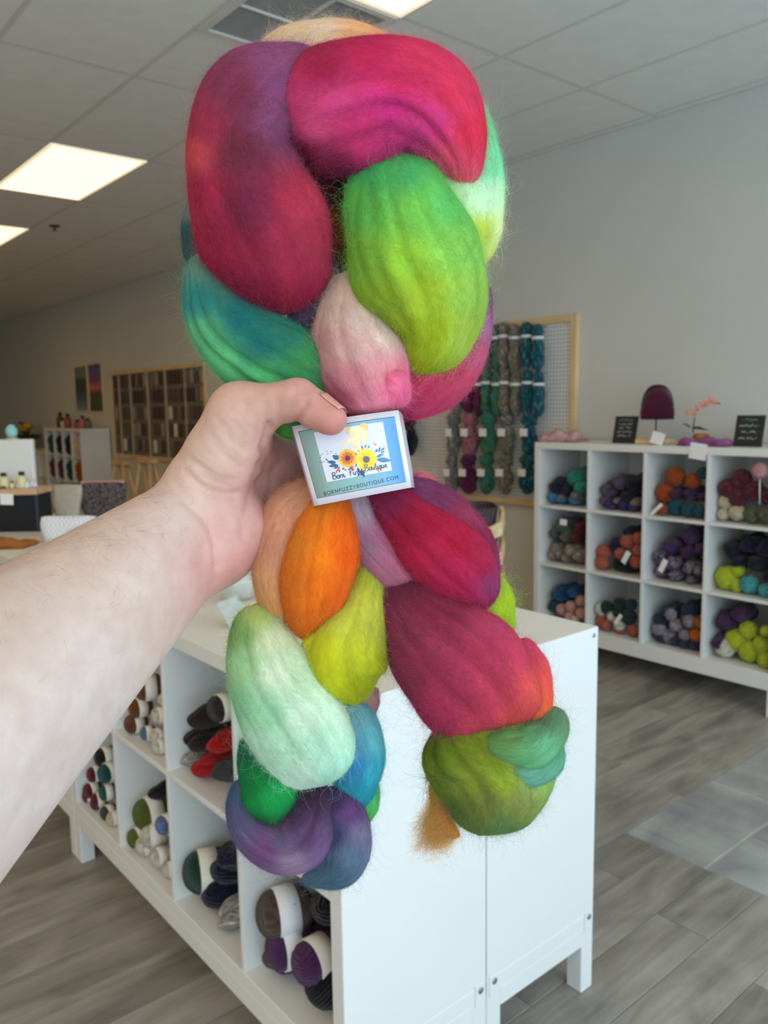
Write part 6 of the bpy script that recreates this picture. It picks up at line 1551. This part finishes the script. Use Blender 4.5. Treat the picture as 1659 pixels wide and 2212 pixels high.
t = thing('card_holder', 'clear acrylic card holder with a printed slip beside the glass bowl', 'card holder', (P[0], P[1], HI), 0.5)
mesh('acrylic_front', [(-0.045, 0, 0), (0.045, 0, 0), (0.045, 0.035, 0.065), (-0.045, 0.035, 0.065), (-0.045, 0.004, 0), (0.045, 0.004, 0), (0.045, 0.039, 0.065), (-0.045, 0.039, 0.065)], [(0, 1, 2, 3), (7, 6, 5, 4), (0, 4, 5, 1), (1, 5, 6, 2), (2, 6, 7, 3), (3, 7, 4, 0)], glassm(alpha=0.3, name='acrylic'), t)
mesh('slip', [(-0.04, 0.006, 0.002), (0.04, 0.006, 0.002), (0.04, 0.038, 0.06), (-0.04, 0.038, 0.06)], [(0, 1, 2, 3)], plain((206, 208, 206), 0.6, var=0.25, scale=70, name='printed_slip'), t)
P = on(436, 1268, 'z', HI)
soft_pack('stitch_marker_pack', 'small dark blue packet on the island top behind the wrist', 'packet', P[0], P[1], HI, 0.05, 0.04, 0.02, plain((44, 44, 110), 0.5, name='indigo_packet'), 6)

# counter display at the left, on the rear island shelves; frames turned to face the front
def stand_at(px, py, z=HI):
    P = on(px, py, 'z', z); return P, ((P-CAM)@FWD)/F
P, k = stand_at(30, 1149)
R_H = np.array([math.cos(YAW), -math.sin(YAW), 0]); F_H = np.array([math.sin(YAW), math.cos(YAW), 0])
def local(P, px, py, k): return ((px-30)*k, (1149-py)*k)        # across, up
t = thing('display_crate', 'black fabric crate with a wooden lid at the left edge', 'crate', tuple(P), -YAW)
box('crate_body', (-75*k, 0.0, 0.0), (56*k, 0.16, 80*k), plain((20, 21, 28), 0.8, var=0.2, bump=0.4, bscale=120, name='black_canvas'), t, 0.008, 2)
box('trim', (50*k, -0.003, 0.0), (57*k, 0.0, 80*k), plain((40, 48, 70), 0.5, name='navy_trim'), t, 0.001)
box('wooden_lid', (-75*k, -0.012, 80*k), (57*k, 0.17, 93*k), wood((216, 176, 138), axis=0, name='lid_wood'), t, 0.003)
zl = P[2]+93*k
PL = lambda x, y: P+R_H*((x-30)*k)+F_H*y                       # point above the crate, photo x, depth y
q = PL(25, -0.016); o = box('price_tag', (-15*k, -0.001, -24*k), (13*k, 0.001, 0), M_CARD, None, 0, 1, (q[0], q[1], P[2]+84*k), (0, 0.05, -YAW)); tag(o, 'white tag hanging on the front of the black fabric crate', 'tag')
q = PL(5, 0.12)
t = thing('display_board', 'blank white display board standing on the black crate lid', 'display board', (q[0], q[1], zl), -YAW)
box('panel', (-60*k, 0, 0), (54*k, 0.03, 104*k), plain((226, 228, 224), 0.5, var=0.01, name='white_board'), t, 0.006, 2)
q = PL(12, 0.135)
t = thing('egg_ornament', 'pale blue egg ornament on top of the white display board', 'ornament', (q[0], q[1], zl+104*k))
link('egg', grid_me('egg', lambda s_, a: (12.5*k*(math.sin(math.pi*s_))*(1+0.1*math.cos(math.pi*s_))*math.cos(a), 12.5*k*math.sin(math.pi*s_)*(1+0.1*math.cos(math.pi*s_))*math.sin(a), 18*k-15*k*math.cos(math.pi*s_)), 14, 20, plain((150, 206, 212), 0.4, name='egg_blue')), t)
link('saucer', lathe_me('saucer', [(0, 0), (10*k, 0), (14*k, 3*k), (12*k, 3.5*k), (0, 3*k)], plain((226, 210, 150), 0.4, name='saucer_cream'), 20), t)
for px, hgt, r_, lab in ((8, 34, 10, 'cream bottle with black cap on the crate lid, left one'), (47, 36, 10, 'cream bottle with black cap on the crate lid, right one'), (25, 15, 5, 'tiny cream bottle between the two larger ones, left'), (38, 15, 5, 'tiny cream bottle between the two larger ones, right')):
    q = PL(px, 0.04); bottle(q[0], q[1], zl, hgt*k, r_*k, (228, 220, 176), (26, 26, 28), lab, 'cream bottles on the crate lid', 0.42)
q = PL(62, 0.05); soft_pack('tissue_wrap', 'crumpled white tissue at the right end of the crate lid', 'tissue', q[0], q[1], zl, 26*k, 24*k, 16*k, plain((232, 234, 240), 0.6, name='tissue_white'), 9)
q = PL(8, 0.02); soft_pack('trinket_dish', 'small brown leather trinket on the crate lid', 'trinket', q[0], q[1]-0.005, zl, 14*k, 12*k, 7*k, plain((150, 96, 60), 0.6, name='tan_leather'), 10)
def pouch(label, px0, px1, ytop, ybase, mat, dep, zip_=None, lining=None, flare=0.06, seed=0, tilt=0.0, z0=HI):
    pm = (px0+px1)/2; P, k = stand_at(pm, ybase, z0); w = (px1-px0)*k; h = (ybase-ytop)*k
    t = thing('zip_pouch', label, 'pouch', tuple(P+F_H*dep*0.5), -YAW, 'pouches on the counter')
    V, Fc = [], []; n = 28; rgp = np.random.default_rng(seed); ph = rgp.uniform(0, 6, 4)
    for i, s_ in enumerate(np.linspace(0, 1, 8)):
        ww = w/2*(1-flare+flare*s_)*(1-0.10*(1-s_)**6); dd = dep/2*(1-0.86*s_**1.6)+0.003
        for j_ in range(n):
            a = 2*math.pi*j_/n; c_, sn = math.cos(a), math.sin(a); qq = (abs(c_)**5+abs(sn)**5)**-0.2
            V.append((ww*qq*c_+0.004*math.sin(6*s_+ph[0]), dd*qq*sn*(1+0.1*math.sin(3*a+5*s_+ph[1])), h*s_+0.004*math.sin(2*c_*3+ph[2])*s_))
    for i in range(7):
        for j_ in range(n): a, b = i*n+j_, i*n+(j_+1) % n; Fc.append((a, b, b+n, a+n))
    Fc.append(tuple(range(n))[::-1]); Fc.append(tuple(7*n+j_ for j_ in range(n)))
    mesh('pouch_body', V, Fc, mat, t, True)
    if zip_: box('zip', (-w/2*0.97, -0.006, h-0.003), (w/2*0.97, 0.006, h+0.007), zip_, t, 0.002)
    if lining: box('lining_edge', (-w/2*0.98, -0.008, h-0.004), (w/2*0.98, 0.008, h+0.010), lining, t, 0.004, 2)
M_CROC = yarn_mat([(72, 66, 66), (110, 104, 104), (52, 46, 46)])
def croc():
    nt = NT('crochet_grey'); tc = nt.n('ShaderNodeTexCoord'); vo = nt.n('ShaderNodeTexVoronoi'); vo.inputs['Scale'].default_value = 95; nt.l(tc.outputs['Object'], vo.inputs['Vector'])
    r = ramp(nt, [(0.0, lin((140, 132, 132))), (0.5, lin((84, 76, 76))), (0.9, lin((40, 34, 36)))]); nt.l(vo.outputs['Distance'], r.inputs['Fac']); nt.l(r.outputs['Color'], nt.b.inputs['Base Color'])
    bp = nt.n('ShaderNodeBump'); bp.inputs['Strength'].default_value = 0.8; bp.inputs['Distance'].default_value = 0.004; bp.invert = True; nt.l(vo.outputs['Distance'], bp.inputs['Height']); nt.l(bp.outputs['Normal'], nt.b.inputs['Normal']); nt.b.inputs['Roughness'].default_value = 0.9
    return nt.m
pouch('cream canvas zip pouch with a dark zip beside the black crate', 112, 174, 1048, 1119, plain((196, 190, 174), 0.8, var=0.08, scale=30, bump=0.3, bscale=60, name='cream_canvas'), 0.08, M_BLACK, None, 0.14, 1)
pouch('dark grey crocheted pouch with a pink lining edge', 172, 270, 1044, 1116, croc(), 0.08, None, plain((206, 150, 144), 0.7, name='pink_lining'), 0.04, 2)
def meshm():
    nt = NT('white_mesh_fabric'); tc = nt.n('ShaderNodeTexCoord'); ck = nt.n('ShaderNodeTexChecker'); ck.inputs['Scale'].default_value = 110; nt.l(tc.outputs['Object'], ck.inputs['Vector'])
    ck.inputs['Color1'].default_value = lin((238, 240, 244)); ck.inputs['Color2'].default_value = lin((206, 210, 216)); nt.l(ck.outputs['Color'], nt.b.inputs['Base Color']); nt.b.inputs['Roughness'].default_value = 0.3
    return nt.m
pouch('shiny white quilted pouch standing in front of the cream pouch', 86, 205, 1117, 1172, meshm(), 0.06, None, None, 0.03, 3)
P, k = stand_at(40, 1184)
soft_pack('leather_wallet', 'flat tan leather wallet on the counter at the left edge', 'wallet', P[0]-0.03, P[1]+0.09, HI, 0.24, 0.16, 0.035, plain((158, 96, 36), 0.5, var=0.12, scale=20, bump=0.2, bscale=80, name='tan_wallet_leather'), 12, -YAW)
P, k = stand_at(108, 1122)
o = link('yarn_ball', Y_BALL[0], None, (P[0], P[1]+0.06, HI+0.034), (0.3, 0.5, 0), (0.034, 0.034, 0.034)); set_mat(o, yarn_mat(YC['cream'])); tag(o, 'small cream yarn ball between the crate and the cream pouch', 'yarn')
